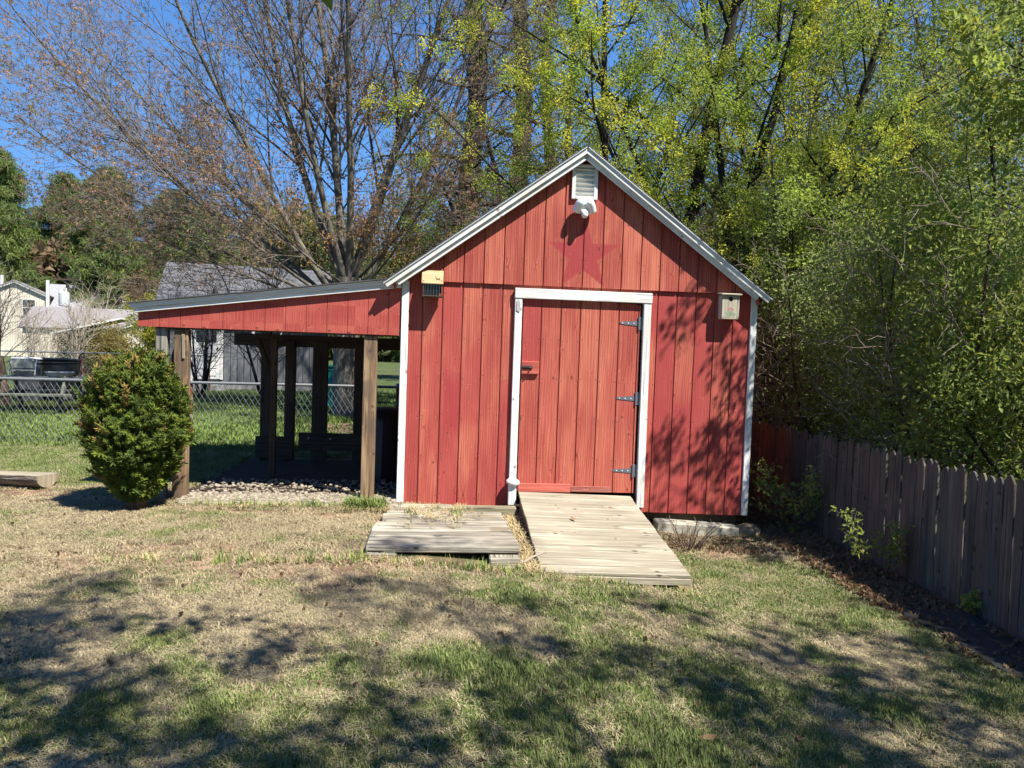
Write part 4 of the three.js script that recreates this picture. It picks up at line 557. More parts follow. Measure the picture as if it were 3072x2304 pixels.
function thicket(label, x, z, seed, o2) {
  const room = Math.min(0.9, (x - fenceX(z)) * 0.28); // leafy multi-stemmed shrub-tree
  const o = thing(o2.name || 'leafy_shrub_tree', label, o2.category || 'tree', [x, gy(x, z) - 0.05, z], 0, o2.group), T = newTree(), R = rng(seed);
  const P = { bark: 0, seg: [8, 5, 4, 2], wander: [0.28, 0.35, 0.4, 0.5], up: [0.02, 0.02, 0.0, 0], kids: o2.kids || [12, 6, 3], ang: [0.85, 0.8, 0.8], ratio: [0.42, 0.5, 0.5], t0: [0.15, 0.15, 0.15], end: [0.25, 0.3, 0.4, 0.5], rr: [0.45, 0.55, 0.6], minR: 0.004, leafOn: o2.leafOn };
  for (let k = 0; k < o2.stems; k++) { const a = k / o2.stems * 6.28 + R(), s = o2.open * (0.5 + R() * 0.8); const d = V3(Math.max(Math.cos(a) * s + (o2.lean?.[0] || 0), -room), 1, Math.sin(a) * s + (o2.lean?.[1] || 0)).normalize(); grow(T, V3(Math.cos(a) * 0.2, 0, Math.sin(a) * 0.2), d, o2.h * (0.75 + R() * 0.45), o2.r * (0.7 + R() * 0.5), 0, P, R); }
  finish(o, T, o2.bark || brownBark, o2.twig || twigBrown);
  foliage(o, 'leaves', leafBall(seed % 7 + 10, Math.round((o2.n || 34) * 0.55), o2.ball || 0.22, o2.leaf || 0.066, (o2.leaf || 0.06) * (o2.narrow || 0.5), 0.5), leafM, T.tips, R, { per: o2.per || 1, spread: o2.spread || 0.3, size: 1, chance: o2.chance || 0.8, filter: (t) => x + t.p.x > fenceX(z + t.p.z) + (t.p.y < 2.6 ? 0.35 : 0.1) }, o2.tone); return o;
}
const olive = (t, C) => C.setRGB(0.215 + 0.15 * t.v, 0.27 + 0.16 * t.v, 0.09 + 0.04 * t.w), fresh = (t, C) => t.w < 0.12 ? C.setRGB(0.3, 0.3, 0.05) : C.setRGB(0.19 + 0.13 * t.v, 0.25 + 0.13 * t.v, 0.065), russet = (t, C) => t.w < 0.25 ? C.setRGB(0.24, 0.14, 0.08) : olive(t, C);
thicket('honeysuckle thicket with pale leaves just past the fence behind the shed', 4.1, -9.8, 2001, { stems: 9, open: 0.4, h: 3.4, r: 0.03, tone: olive, n: 22 });
thicket('leafy shrub leaning over the middle of the picket fence', 4.5, -7.6, 2002, { stems: 8, open: 0.42, h: 3.2, r: 0.03, tone: fresh, leaf: 0.05 });
thicket('tangled shrub with dark crossing branches by the fence end', 5.2, -6.5, 2003, { stems: 6, open: 0.5, h: 2.7, r: 0.035, tone: fresh, twig: twigDark, bark: darkBark, chance: 0.4 });
thicket('tall olive-leaved tree standing far back past the fence', 8.2, -13.2, 2004, { chance: 0.6, stems: 5, open: 0.3, h: 7.5, r: 0.07, tone: olive, n: 26, ball: 0.26, leaf: 0.075, kids: [14, 6, 3] });
thicket('dense russet-tinged shrub among the trees past the fence', 6.6, -11.4, 2005, { chance: 0.6, stems: 7, open: 0.4, h: 3.3, r: 0.04, tone: russet, twig: twigBrown });
thicket('dark-leaved tree in the depth of the thicket', 8.6, -14.0, 2006, { stems: 5, open: 0.3, h: 8.5, r: 0.08, tone: olive, n: 28, ball: 0.3, leaf: 0.085, kids: [11, 5, 3] });
thicket('grey-green tree with fine drooping leaves above the thicket', 6.3, -16.0, 2007, { stems: 5, open: 0.25, h: 9.5, r: 0.09, tone: (t, C) => C.setRGB(0.10 + 0.06 * t.v, 0.125 + 0.065 * t.v, 0.055), n: 34, ball: 0.32, leaf: 0.09, narrow: 0.28, kids: [15, 6, 3] });
thicket('tall fine-leaved tree at the back of the thicket', 9.8, -18.0, 2008, { stems: 5, open: 0.25, h: 11.5, r: 0.1, tone: (t, C) => C.setRGB(0.095 + 0.05 * t.v, 0.115 + 0.06 * t.v, 0.05), n: 34, ball: 0.36, leaf: 0.1, narrow: 0.28, kids: [12, 5, 3] });
thicket('bushy shrub with bright leaves behind the shed eave', 3.7, -11.8, 2009, { stems: 8, open: 0.35, h: 4.2, r: 0.035, tone: fresh });
thicket('thick-limbed tree reaching across the back of the thicket', 7.6, -10.2, 2010, { stems: 5, open: 0.4, h: 5.6, r: 0.06, tone: fresh, twig: twigDark, bark: darkBark, chance: 0.6 });
thicket('low shadowy shrub filling the gap under the taller trees', 5.6, -12.2, 2011, { stems: 9, open: 0.5, h: 3.2, r: 0.03, tone: olive });
thicket('broad tree closing the view at the far side of the thicket', 12.5, -12.5, 2012, { stems: 5, open: 0.35, h: 9, r: 0.1, tone: olive, n: 30, ball: 0.36, leaf: 0.09, kids: [11, 5, 3] });
thicket('undergrown shrub far behind the shed and its fence', 6.5, -20.5, 2013, { stems: 8, open: 0.4, h: 5.5, r: 0.05, tone: olive, n: 28, ball: 0.34, leaf: 0.09 });
// trees beside and behind the viewer that dapple the lawn and the wall
function shadeTree(label, x, z, seed, h, r, lean, chance, o2 = {}) {
  const o = thing('shade_tree', label, 'tree', [x, gy(x, z) - 0.05, z]), T = newTree(), R = rng(seed), P = { bark: 1, seg: [9, 6, 4, 3], wander: [0.14, 0.25, 0.35, 0.4], up: [0.03, 0.02, 0.0, 0], kids: [14, 7, 4], ang: [0.95, 0.8, 0.8], ratio: [0.42, 0.45, 0.45], t0: [0.36, 0.2, 0.2], end: [0.2, 0.3, 0.4, 0.5], rr: [0.45, 0.5, 0.6], minR: 0.005 };
  for (const [dx, dz, k] of [[lean[0], lean[1], 1], [lean[0] + 0.3, lean[1] - 0.2, 0.85], [lean[0] - 0.35, lean[1] + 0.2, 0.85]]) grow(T, V3(0, 0, 0), V3(dx, 1, dz).normalize(), h * k, r * k * 1.2, 0, P, R); finish(o, T, greyBark, twigGrey);
  foliage(o, 'leaves', leafBall(seed % 5 + 30, 22, o2.ball || 0.16, 0.08, 0.052, 0.4), leafM, T.tips, R, { per: 1, spread: 0.3, size: 1.1, chance: chance * 0.6, filter: (t) => t.p.y > h * 0.3 }, fresh);
}
shadeTree('budding tree with sparse young leaves standing on the open lawn', 5.2, 2.2, 3001, 9.5, 0.14, [-0.1, -0.1], 0.4);
shadeTree('second sparse tree on the lawn a few steps from the first', 1.6, 3.4, 3002, 9.0, 0.13, [-0.05, -0.15], 0.45);
shadeTree('fourth sparse tree on the lawn beside the fence line', 6.4, -0.6, 3005, 7.5, 0.11, [-0.05, -0.1], 0.34);
shadeTree('third sparse tree on the lawn furthest from the fence', -1.2, 2.2, 3004, 8.5, 0.12, [0.0, -0.1], 0.5);
{ // a tree just past the fence whose limb hangs over towards the shed and dapples its wall
  const o = thing('overhanging_tree', 'leafy tree past the fence with a limb hanging over the yard', 'tree', [5.45, gy(5.45, -4.75) - 0.05, -4.75]), T = newTree(), R = rng(3003), P = { bark: 1, seg: [8, 5, 4, 2], wander: [0.12, 0.25, 0.35, 0.4], up: [0.02, 0.0, -0.02, 0], kids: [9, 5, 3], ang: [0.8, 0.8, 0.8], ratio: [0.32, 0.45, 0.5], t0: [0.5, 0.2, 0.2], end: [0.25, 0.3, 0.4, 0.5], rr: [0.45, 0.5, 0.6], minR: 0.004 };
  grow(T, V3(0, 0, 0), V3(-0.14, 1, -0.36).normalize(), 5.6, 0.07, 0, P, R); grow(T, V3(-0.2, 1.7, -0.6), V3(-0.2, 1, -0.62).normalize(), 3.6, 0.035, 0, { ...P, ratio: [0.28, 0.45, 0.5] }, R); finish(o, T, darkBark, twigBrown);
  foliage(o, 'leaves', leafBall(33, 16, 0.14, 0.06, 0.038, 0.4), leafM, T.tips, R, { per: 2, spread: 0.22, size: 1.0, chance: 0.6 }, fresh);
}

{ // the clipped yew in front of the lean-to post
  const o = thing('round_shrub', 'egg-shaped dense evergreen shrub beside the lean-to corner post', 'shrub', [-3.46, gy(-3.5, -6.8), -6.8]), R = rng(4001), T = newTree();
  const prof = (t) => 0.38 * Math.pow(Math.max(0, 1 - Math.pow(Math.abs((t - 0.47) / 0.53), 2.5)), 0.5) * (0.58 + 0.42 * smooth(0, 0.45, t));
  const list = [], H0 = 0.10, H1 = 1.40; const lump = (a, t) => 1 + 0.12 * (vn(a * 2.2 + 7, t * 6, 401) - 0.5) * 2 + 0.16 * (vn(a * 6, t * 14, 402) - 0.5) * 2;
  for (let k = 0; k < 15000; k++) { const t = Math.pow(R(), 0.95), a = R() * 6.283, ins = k < 10500 ? 1 - 0.16 * R() * R() : 0.45 + 0.45 * R(), r = prof(t) * lump(Math.cos(a) * 2 + Math.sin(a) * 3, t) * ins, y = H0 + t * (H1 - H0), shoot = R() < 0.05 ? 1 : 0; if (k < 10500 && vn(a * 4.5 + 20, t * 13, 406) < 0.2) continue; list.push({ x: Math.cos(a) * (r + shoot * 0.04), y: y + shoot * 0.03, z: Math.sin(a) * (r + shoot * 0.04), s: (0.7 + R() * 0.6) * (1 + 0.8 * shoot), rx: (R() - 0.5) * 1.2, ry: -a + (R() - 0.5), rz: -(t < 0.6 ? 0.9 : 0.4) + (R() - 0.5) * 1.0, v: R(), w: R(), br: vn(a * 3, t * 7, 404) * (Math.cos(a) < -0.6 ? 1.2 : 0.85), t }); }
  const m = new MB(), col = [], Q = rng(405); for (let k = 0; k < 20; k++) { const t = k / 20, a = k * 2.4, L = 0.024 * (1 - t * 0.4), y = t * 0.065 - 0.02, e = [Math.cos(a) * L, y + 0.016, Math.sin(a) * L], b = [-Math.sin(a) * 0.0042, 0, Math.cos(a) * 0.0042]; m.tri([-b[0], y, -b[2]], [b[0], y, b[2]], e); m.tri([b[0], y, b[2]], [e[0] + b[0] * 0.7, e[1], e[2] + b[2] * 0.7], e); const v = 0.8 + Q() * 0.4; for (let q = 0; q < 6; q++) col.push(v, v, v); } const g = m.geo(); g.setAttribute('color', new THREE.Float32BufferAttribute(col, 3));
  scatter('foliage', null, null, g, needleM, list, (t, C) => t.br > 0.80 || t.w < 0.04 + 0.3 * smooth(0.7, 1, t.t) * smooth(0.45, 0.6, t.br) ? C.setRGB(0.27, 0.19, 0.05) : C.setRGB(0.06 + 0.09 * t.v, 0.10 + 0.09 * t.v, 0.02), o);
  for (let k = 0; k < 9; k++) { const a = k * 2.4, P = [V3(Math.cos(a) * 0.03, -0.05, Math.sin(a) * 0.03), V3(Math.cos(a) * 0.08, 0.15, Math.sin(a) * 0.08), V3(Math.cos(a) * 0.28, 0.6, Math.sin(a) * 0.28), V3(Math.cos(a) * 0.32, 1.15, Math.sin(a) * 0.32)]; T.trunk.tube(P, [0.045, 0.03, 0.018, 0.006], 6, false); } finish(o, T, brownBark, twigBrown);
}
// little plants by the fence and along the base
function sapling(name, label, x, z, seed, h, n, spread, leaf, tone, lean = [0, 0]) { const o = thing(name, label, 'plant', [x, gy(x, z) - 0.02, z]), T = newTree(), R = rng(seed), P = { bark: 0, seg: [6, 3], wander: [0.25, 0.4], up: [0.02, 0.02], kids: [7], ang: [0.8], ratio: [0.35], t0: [0.25], minR: 0.0025, end: [0.4, 0.5], leafOn: [0] }; for (let k = 0; k < n; k++) { const a = k / n * 6.28 + R(); grow(T, V3(Math.cos(a) * 0.03, 0, Math.sin(a) * 0.03), V3(Math.cos(a) * spread + lean[0], 1, Math.sin(a) * spread + lean[1]).normalize(), h * (0.7 + R() * 0.5), 0.006, 0, P, R); } finish(o, T, brownBark, twigBrown); if (leaf) foliage(o, 'leaves', leafBall(seed % 9 + 50, 7, 0.06, leaf, leaf * 0.5, 0.4), leafM, T.tips, R, { per: 1, spread: 0.06, size: 1, chance: 0.8 }, tone); return o; }
sapling('corner_shrub', 'small leafy shrub growing between the shed corner and the fence', 3.0, -7.75, 5001, 0.75, 6, 0.45, 0.045, fresh);
sapling('fence_seedling', 'thin leaning seedling with pale leaves against the pickets', 3.22, -6.25, 5002, 0.62, 2, 0.2, 0.05, fresh, [-0.25, 0.1]);
sapling('fence_seedling', 'low broad-leaved seedling at the foot of the fence by the black fabric', 3.4, -5.4, 5003, 0.22, 1, 0.3, 0.05, fresh);
sapling('dead_twigs', 'brush of dry leafless stems beside the ramp', 1.72, -6.95, 5004, 0.34, 16, 0.9, 0, null);
{ // fallen bits
  const curl = (s) => { const sh = new THREE.Shape(); sh.moveTo(0, -0.03 * s); sh.quadraticCurveTo(0.03 * s, 0, 0.004 * s, 0.04 * s); sh.quadraticCurveTo(-0.03 * s, 0.01 * s, 0, -0.03 * s); const g = new THREE.ExtrudeGeometry(sh, { depth: 0.002, bevelEnabled: false, curveSegments: 6 }); g.rotateX(-Math.PI / 2); const P = g.attributes.position; for (let i = 0; i < P.count; i++) P.setY(i, P.getY(i) + 9 * P.getX(i) ** 2 + 4 * P.getZ(i) ** 2); g.computeVertexNormals(); return g; };
  const brown = std({ color: lin(0.28, 0.15, 0.07) }); const put = (label, x, y, z, ry, s) => { const o = mesh(numbered('fallen_leaf'), curl(s), brown, scene, [x, y, z], [0.1, ry, 0.05]); o.userData = { label, category: 'leaf', group: 'fallen brown leaves' }; };
  const p = fromShed(1.62, 0.02, 0.86); put('curled brown leaf lying on the ramp', p.x, p.y + 0.035, p.z, 0.6, 1.1); put('brown leaf on the grass in front of the ramp', 0.95, gy(0.95, -3.3) + 0.03, -3.3, 1.9, 1.3);
  const s = thing('fallen_stick', 'short stick leaning on the edge of the ramp', 'stick', [0.14, gy(0.14, -5.6) + 0.02, -5.62]); mesh('stick', tubeGeo([[-0.05, 0.0, 0.04], [0.06, 0.06, 0.0], [0.16, 0.095, -0.02]], 0.012, 6, 0.008), twigPale, s);
}

{ // leaf litter along the fence and round the shed corner, and weeds on the rotten platform
  const R = rng(5200), list = []; for (let k = 0; k < 5200; k++) { const z = -4.2 - R() * 6, x = fenceX(z) - 0.06 - Math.pow(R(), 1.6) * 0.6; if (z < -7.5 && x < 2.5) continue; if (z > -5.4 && R() < 0.7) continue; list.push({ x, y: gy(x, z) + 0.012 + R() * 0.02, z, s: 0.6 + R() * 0.8, rx: (R() - 0.5) * 0.9, ry: R() * 6.28, rz: (R() - 0.5) * 0.9, v: R(), w: R() }); }
  for (let k = 0; k < 700; k++) { const p = fromShed(2.45 + R() * 1.2, 0, 0.1 + R() * 0.7); list.push({ x: p.x, y: gy(p.x, p.z) + 0.012, z: p.z, s: 0.5 + R() * 0.6, rx: (R() - 0.5), ry: R() * 6.28, rz: (R() - 0.5), v: R(), w: R() }); }
  for (let k = 0; k < 320; k++) { const z = -2.2 - R() * 5, x = (R() * 2 - 1) * (0.75 * -z + 0.3); if (built(x, z) || x > fenceX(z) - 0.3) continue; list.push({ x, y: gy(x, z) + 0.028, z, s: 0.4 + R() * 0.5, rx: R() - 0.5, ry: R() * 6.28, rz: R() - 0.5, v: R(), w: R() }); }
  scatter('leaf_litter', 'brown dead leaves littering the ground along the fence', 'leaf litter', leafBall(55, 3, 0.03, 0.055, 0.03, 0.5, 0.2), budM, list, (t, C) => C.setRGB(0.13 + 0.14 * t.v, 0.085 + 0.08 * t.v, 0.05 + 0.04 * t.v));
  const weed = [], dead = []; for (let k = 0; k < 95; k++) { const q = R(), p = fromShed(0.05 + 0.5 * R() + 0.35 * q * R(), 0.07, 0.5 + 0.95 * R() * (1 - 0.5 * q)); (R() < 0.13 ? weed : dead).push({ x: p.x, y: p.y, z: p.z, s: 0.4 + R() * 0.7, ry: R() * 6.28, v: R() }); } for (let k = 0; k < 120; k++) { const p = fromShed(1.03 + 0.12 * R(), -0.02, 0.2 + 1.9 * R()); dead.push({ x: p.x, y: gy(p.x, p.z), z: p.z, s: 0.8 + R(), ry: R() * 6.28, v: R() }); }
  for (let k = 0; k < 240; k++) { const p = fromShed(-0.5 + 0.35 * R(), -0.02, 0.22 + 0.2 * R()); (R() < 0.6 ? weed : dead).push({ x: p.x, y: gy(p.x, p.z), z: p.z, s: 0.9 + R() * 0.9, ry: R() * 6.28, v: R() }); } for (let k = 0; k < 300; k++) { const p = fromShed(-2.0 + 4.4 * R(), -0.02, R() < 0.5 ? 0.27 + 0.08 * R() : 2.06 + 0.1 * R()); if (p.z < -6.9 && p.x > -0.9) continue; (R() < 0.5 ? weed : dead).push({ x: p.x, y: gy(p.x, p.z), z: p.z, s: 0.7 + R() * 0.7, ry: R() * 6.28, v: R() }); }
  scatter('weeds', 'green weed tufts sprouting on and around the rotten platform', 'weeds', tuft(301, 12, 0.09, 0.03, false, 0.006), std({ color: 0xffffff }), weed, (t, C) => C.setRGB(0.12 + 0.1 * t.v, 0.17 + 0.1 * t.v, 0.05)); scatter('dry_grass', 'tangled straw caught on and around the rotten platform', 'dry grass', tuft(302, 14, 0.1, 0.05, true, 0.004), std({ color: 0xffffff }), dead, (t, C) => C.setRGB(0.34 + 0.16 * t.v, 0.27 + 0.12 * t.v, 0.14 + 0.06 * t.v));
}
// ---------- next door ----------
function windowOn(parent, x, y, w, h, z, fm, gm) { const o = grp('window', parent); o.position.set(x, y, z); for (const [a, b, c, d] of [[0, h / 2, w + 0.1, 0.09], [0, -h / 2, w + 0.16, 0.09], [-w / 2, 0, 0.09, h - 0.09], [w / 2, 0, 0.09, h - 0.09], [0, 0, w - 0.09, 0.045]]) mesh('frame', uvBox(chamfer(c, d, 0.06, 0.006), 1), fm, o, [a, b, 0.02]); mesh('pane', new THREE.BoxGeometry(w, h, 0.01), gm, o, [0, 0, 0.006]); return o; }
const darkGlass = new THREE.MeshPhysicalMaterial({ color: lin(0.02, 0.022, 0.025), roughness: 0.08 }), whiteTrim = std({ color: lin(0.6, 0.6, 0.57), roughness: 0.6 });
{ // grey board house past the wire fence
  const o = thing('grey_house', 'low grey vertical-board house with white door seen past the lean-to', 'house', [-10.85, -0.03, -23.2], 20 * D2R), W = 4.9, D = 6.5, H = 2.55;
  const bm = [0, 1].map((k) => woodMat({ dark: [0.33 + k * 0.02, 0.34 + k * 0.02, 0.35 + k * 0.02], light: [0.45, 0.46, 0.475], seed: 601 + k, sx: 0.4, sy: 2, w: 128, h: 512, knots: 1, checks: 0.3 })); const base = std({ color: lin(0.28, 0.28, 0.27) });
  mesh('foundation', uvBox(chamfer(W, 0.45, D, 0.02), 0), base, o, [W / 2, 0.12, -D / 2]); mesh('wall', new THREE.BoxGeometry(W - 0.06, H, D - 0.06), std({ color: lin(0.15, 0.155, 0.165) }), o, [W / 2, 0.3 + H / 2, -D / 2]);
  const R = rng(603); for (let k = 0; k < 24; k++) { const x = 0.1 + k * 0.205; if (x > W - 0.05) break; if (x > 0.62 && x < 1.6) continue; board('siding_board', bm[k % 2], o, [0.192, H - 0.02, 0.02], [x, 0.32 + H / 2, 0.0], { axis: 1 }); }
  const d = grp('door', o); d.position.set(1.12, 0, 0); board('door_leaf', whiteTrim, d, [0.82, 2.0, 0.05], [0, 1.42, 0.02]); mesh('glass', new THREE.BoxGeometry(0.6, 0.72, 0.012), darkGlass, d, [0, 1.96, 0.05]); for (const y of [0.62, 0.86, 1.1, 1.34]) board('panel', whiteTrim, d, [0.62, 0.19, 0.02], [0, y, 0.053]); for (const s of [-1, 1]) board('casing', whiteTrim, d, [0.09, 2.1, 0.07], [s * 0.46, 1.45, 0.03]); mesh('knob', new THREE.SphereGeometry(0.035, 8, 6), steel, d, [0.34, 1.42, 0.08]); board('step', base, d, [1.2, 0.2, 0.6], [0, 0.15, 0.32]);
  windowOn(o, 2.95, 2.05, 0.85, 0.9, 0.015, whiteTrim, darkGlass);
  const rt = std({ map: (() => { const t = texture(512, 256, (i, j) => { const row = Math.floor(j / 16), tab = Math.floor((i + (row % 2) * 20) / 40), v = 0.29 + 0.10 * hsh(tab, row, 605) + 0.05 * hsh(i, j, 606) - (j % 16 < 2 ? 0.12 : 0); return [v, v, v * 1.02]; }); t.repeat.set(1 / 4, 1 / 2); return t; })(), roughness: 0.95 });
  const roof = grp('roof', o), rise = 1.55; for (const s of [1, -1]) { const g = chamfer(W + 0.7, 0.1, Math.hypot(D / 2 + 0.4, rise), 0.01), q = mesh('roof_slope', uvBox(g, 2), rt, roof, [W / 2, 0.3 + H + rise / 2 - 0.05, -D / 2 + s * (D / 4 + 0.18)]); q.rotation.x = s * Math.atan2(rise, D / 2 + 0.4); } board('eave_board', whiteTrim, roof, [W + 0.7, 0.16, 0.04], [W / 2, 0.3 + H - 0.2, 0.4]);
  for (const x of [0.02, W - 0.02]) mesh('gable', (() => { const g = prism([[-D, 0], [0, 0], [-D / 2, rise * 0.85]], -0.03, 0.03); g.rotateY(-Math.PI / 2); g.rotateY(Math.PI); return g; })(), bm[0], o, [x, 0.3 + H, -D]);
}
const clap = (dark, light, s) => { const t = texture(64, 128, (i, j) => { const k = j % 16, v = k < 2 ? 0 : 0.75 + 0.25 * vn(i / 20, j / 16, s); return mix3(dark, light, v); }); t.repeat.set(1 / 2, 1 / 1.3); return std({ map: t, roughness: 0.8 }); };
const beige = clap([0.52, 0.48, 0.42], [0.83, 0.80, 0.72], 611), greyRoof = std({ map: texture(128, 128, (i, j) => { const v = 0.50 + 0.1 * hsh(i >> 2, j >> 3, 612); return [v, v, v * 1.02]; }), roughness: 0.95 }), pinkRoof = std({ color: lin(0.22, 0.20, 0.195), roughness: 0.95 });
function gabled(o, x, w, d, h, rise, z, rm, axis, wm = beige) { // a wing with its ridge along x or z
  mesh('wall', uvBox(chamfer(w, h, d, 0.02), 0), wm, o, [x, h / 2, z - d / 2]); const along = axis === 'x', span = along ? d : w, L = (along ? w : d) + 0.5, s = Math.hypot(span / 2 + 0.25, rise);
  for (const k of [1, -1]) { const g = chamfer(along ? L : s, 0.12, along ? s : L, 0.01), q = mesh('roof_slope', uvBox(g, 2), rm, o, along ? [x, h + rise / 2, z - d / 2 + k * (d / 4 + 0.1)] : [x + k * (w / 4 + 0.1), h + rise / 2, z - d / 2]); if (along) q.rotation.x = k * Math.atan2(rise, span / 2 + 0.25); else q.rotation.z = -k * Math.atan2(rise, span / 2 + 0.25); }
  if (!along) { mesh('gable', uvBox(prism([[-w / 2, 0], [w / 2, 0], [0, rise * 0.95]], -0.03, 0.03), 0), wm, o, [x, h, z - 0.035]); for (const k of [1, -1]) { const b = board('rake_board', whiteTrim, o, [s, 0.18, 0.05], [x + k * (w / 4 + 0.1), h + rise / 2 - 0.06, z + 0.2]); b.rotation.z = -k * Math.atan2(rise, span / 2 + 0.25); } }
  else for (const k of [1, -1]) { const g = prism([[-d, 0], [0, 0], [-d / 2, rise * 0.95]], -0.03, 0.03); g.rotateY(Math.PI / 2); mesh('gable', uvBox(g, 1), wm, o, [x + k * (w / 2 - 0.05), h, z - d]); }
}
{
  const a = thing('beige_house', 'beige clapboard house with tall gabled wing and grey roof', 'house', [-39.5, 0, -59], 0.42); gabled(a, -0.2, 4.2, 6, 4.9, 1.1, 0.4, pinkRoof, 'z'); gabled(a, 6.0, 8.4, 7.5, 2.9, 3.2, 0.0, greyRoof, 'x'); windowOn(a, 0.75, 3.9, 0.9, 1.3, 0.45, whiteTrim, darkGlass); windowOn(a, 4.2, 1.7, 0.9, 1.2, 0.05, whiteTrim, darkGlass); board('chimney_pipe', whiteTrim, a, [0.22, 5.9, 0.22], [2.05, 3.2, 0.55]); board('vent_pipe', whiteTrim, a, [0.2, 1.0, 0.2], [-1.4, 6.0, -1.5]);
  const b = thing('beige_garage', 'low beige garage with brownish roof beside the clapboard house', 'garage', [-29.5, 0, -50], 0.3); gabled(b, 0, 6.5, 6, 2.2, 1.5, 0, pinkRoof, 'x'); gabled(b, 4.6, 4.6, 5, 2.1, 1.0, 0.8, pinkRoof, 'z'); windowOn(b, 4.6, 1.4, 0.8, 0.9, 0.85, whiteTrim, darkGlass);
  const c = thing('garden_hut', 'small lean-roofed hut overgrown with green ivy', 'hut', [-17.9, 0, -31], 0.35); mesh('wall', uvBox(chamfer(2.2, 1.9, 2, 0.02), 1), darkWood, c, [0, 0.95, -1]); const r = board('roof', whiteTrim, c, [2.7, 0.07, 2.4], [0, 2.1, -1]); r.rotation.z = 0.27; const R = rng(620), T = { tips: [] }; for (let k = 0; k < 260; k++) T.tips.push({ p: V3(-1.1 + R() * 2.2, 0.5 + R() * 1.5, 0.03 + R() * 0.1) }); foliage(c, 'ivy', leafBall(60, 14, 0.14, 0.07, 0.05), leafM, T.tips, R, { per: 1, spread: 0.1, size: 1.1 }, (t, C) => C.setRGB(0.05 + 0.04 * t.v, 0.085 + 0.05 * t.v, 0.03));
}
{ // table, bins, stump
  const tw = woodMat({ dark: [0.28, 0.29, 0.25], light: [0.50, 0.51, 0.45], seed: 630, sx: 0.3, sy: 1.8, w: 96, h: 512, knots: 2, checks: 0.5 });
  const t = thing('picnic_table', 'weathered grey picnic table cluttered with junk past the wire fence', 'table', [-9.75, 0, -15.2], 0.12); for (let k = 0; k < 5; k++) board('top_plank', tw, t, [1.75, 0.04, 0.135], [0, 0.74, -0.29 + k * 0.145]); for (const s of [-1, 1]) { for (let k = 0; k < 2; k++) board('seat_plank', tw, t, [1.75, 0.04, 0.13], [0, 0.43, s * (0.62 + k * 0.14)]); for (const e of [-1, 1]) board('leg', tw, t, [0.05, 0.88, 0.09], [e * 0.62, 0.37, s * 0.42], { rot: [-s * 0.42, 0, 0], axis: 1 }); board('cross_beam', tw, t, [0.05, 0.1, 1.5], [s * 0.66, 0.38, 0]); }
  const stuffM = std({ color: lin(0.35, 0.36, 0.37), roughness: 0.5 }); const pan = thing('metal_basin', 'shallow grey metal basin lying on the picnic table', 'basin', [-9.3, 0.76, -15.15]); mesh('basin', new THREE.LatheGeometry([[0, 0], [0.2, 0.0], [0.27, 0.1], [0.28, 0.1], [0.2, -0.0]].map((a) => new THREE.Vector2(...a)), 20), stuffM, pan, [0, 0.01, 0]);
  const fc = thing('folding_chair', 'grey folding chair upside down across the picnic table', 'chair', [-10.1, 0.76, -15.2], 0.5); for (const s of [-1, 1]) { mesh('leg', tubeGeo([[s * 0.22, 0.02, 0.2], [s * 0.22, 0.25, -0.1], [s * 0.22, 0.32, -0.3]], 0.012, 6), stuffM, fc); mesh('leg', tubeGeo([[s * 0.2, 0.02, -0.2], [s * 0.2, 0.2, 0.1], [s * 0.2, 0.34, 0.3]], 0.012, 6), stuffM, fc); } board('seat', std({ color: lin(0.2, 0.22, 0.2) }), fc, [0.42, 0.025, 0.4], [0, 0.12, 0]); board('backrest', std({ color: lin(0.2, 0.22, 0.2) }), fc, [0.42, 0.2, 0.02], [0, 0.26, -0.2]);
  const crate = thing('wooden_crate', 'brown wooden crate standing by the picnic table', 'crate', [-8.35, 0, -15.3], -0.1); for (const s of [-1, 1]) for (let k = 0; k < 4; k++) { board('slat', brownPost, crate, [0.62, 0.13, 0.02], [0, 0.08 + k * 0.145, s * 0.25]); board('slat', brownPost, crate, [0.02, 0.13, 0.46], [s * 0.3, 0.08 + k * 0.145, 0]); } board('base', brownPost, crate, [0.6, 0.02, 0.48], [0, 0.03, 0]);
  function bin(label, x, z, ry, bodyC, lidC) { const o = thing('wheelie_bin', label, 'bin', [x, 0, z], ry), m = new MB(), A = [[-0.22, -0.25], [0.22, -0.25], [0.22, 0.25], [-0.22, 0.25]]; for (let k = 0; k < 4; k++) { const a = A[k], b = A[(k + 1) % 4]; m.quad([b[0], 0.06, b[1]], [a[0], 0.06, a[1]], [a[0] * 1.3, 0.98, a[1] * 1.35], [b[0] * 1.3, 0.98, b[1] * 1.35]); } const mm = std({ color: bodyC, roughness: 0.5 }); mesh('body', m.geo(), mm, o); mesh('rim', uvBox(chamfer(0.6, 0.05, 0.72, 0.015), 0), mm, o, [0, 0.98, 0]); mesh('lid', uvBox(chamfer(0.62, 0.07, 0.75, 0.03), 0), std({ color: lidC, roughness: 0.45 }), o, [0, 1.04, 0.01], [-0.06, 0, 0]); for (const s of [-1, 1]) { const g = new THREE.CylinderGeometry(0.11, 0.11, 0.06, 14); g.rotateZ(Math.PI / 2); mesh('wheel', g, blackIron, o, [s * 0.24, 0.11, -0.27]); } mesh('handle', tubeGeo([[-0.25, 1.0, -0.4], [0.25, 1.0, -0.4]], 0.015, 6), mm, o); return o; }
  bin('grey wheeled bin with a white lid beside the tree stump', -11.5, -17.6, 0.3, lin(0.10, 0.105, 0.11), lin(0.75, 0.75, 0.75)); bin('dark wheeled bin with a black lid next to the white-lidded one', -10.95, -17.9, 0.1, lin(0.035, 0.037, 0.04), lin(0.03, 0.03, 0.032));
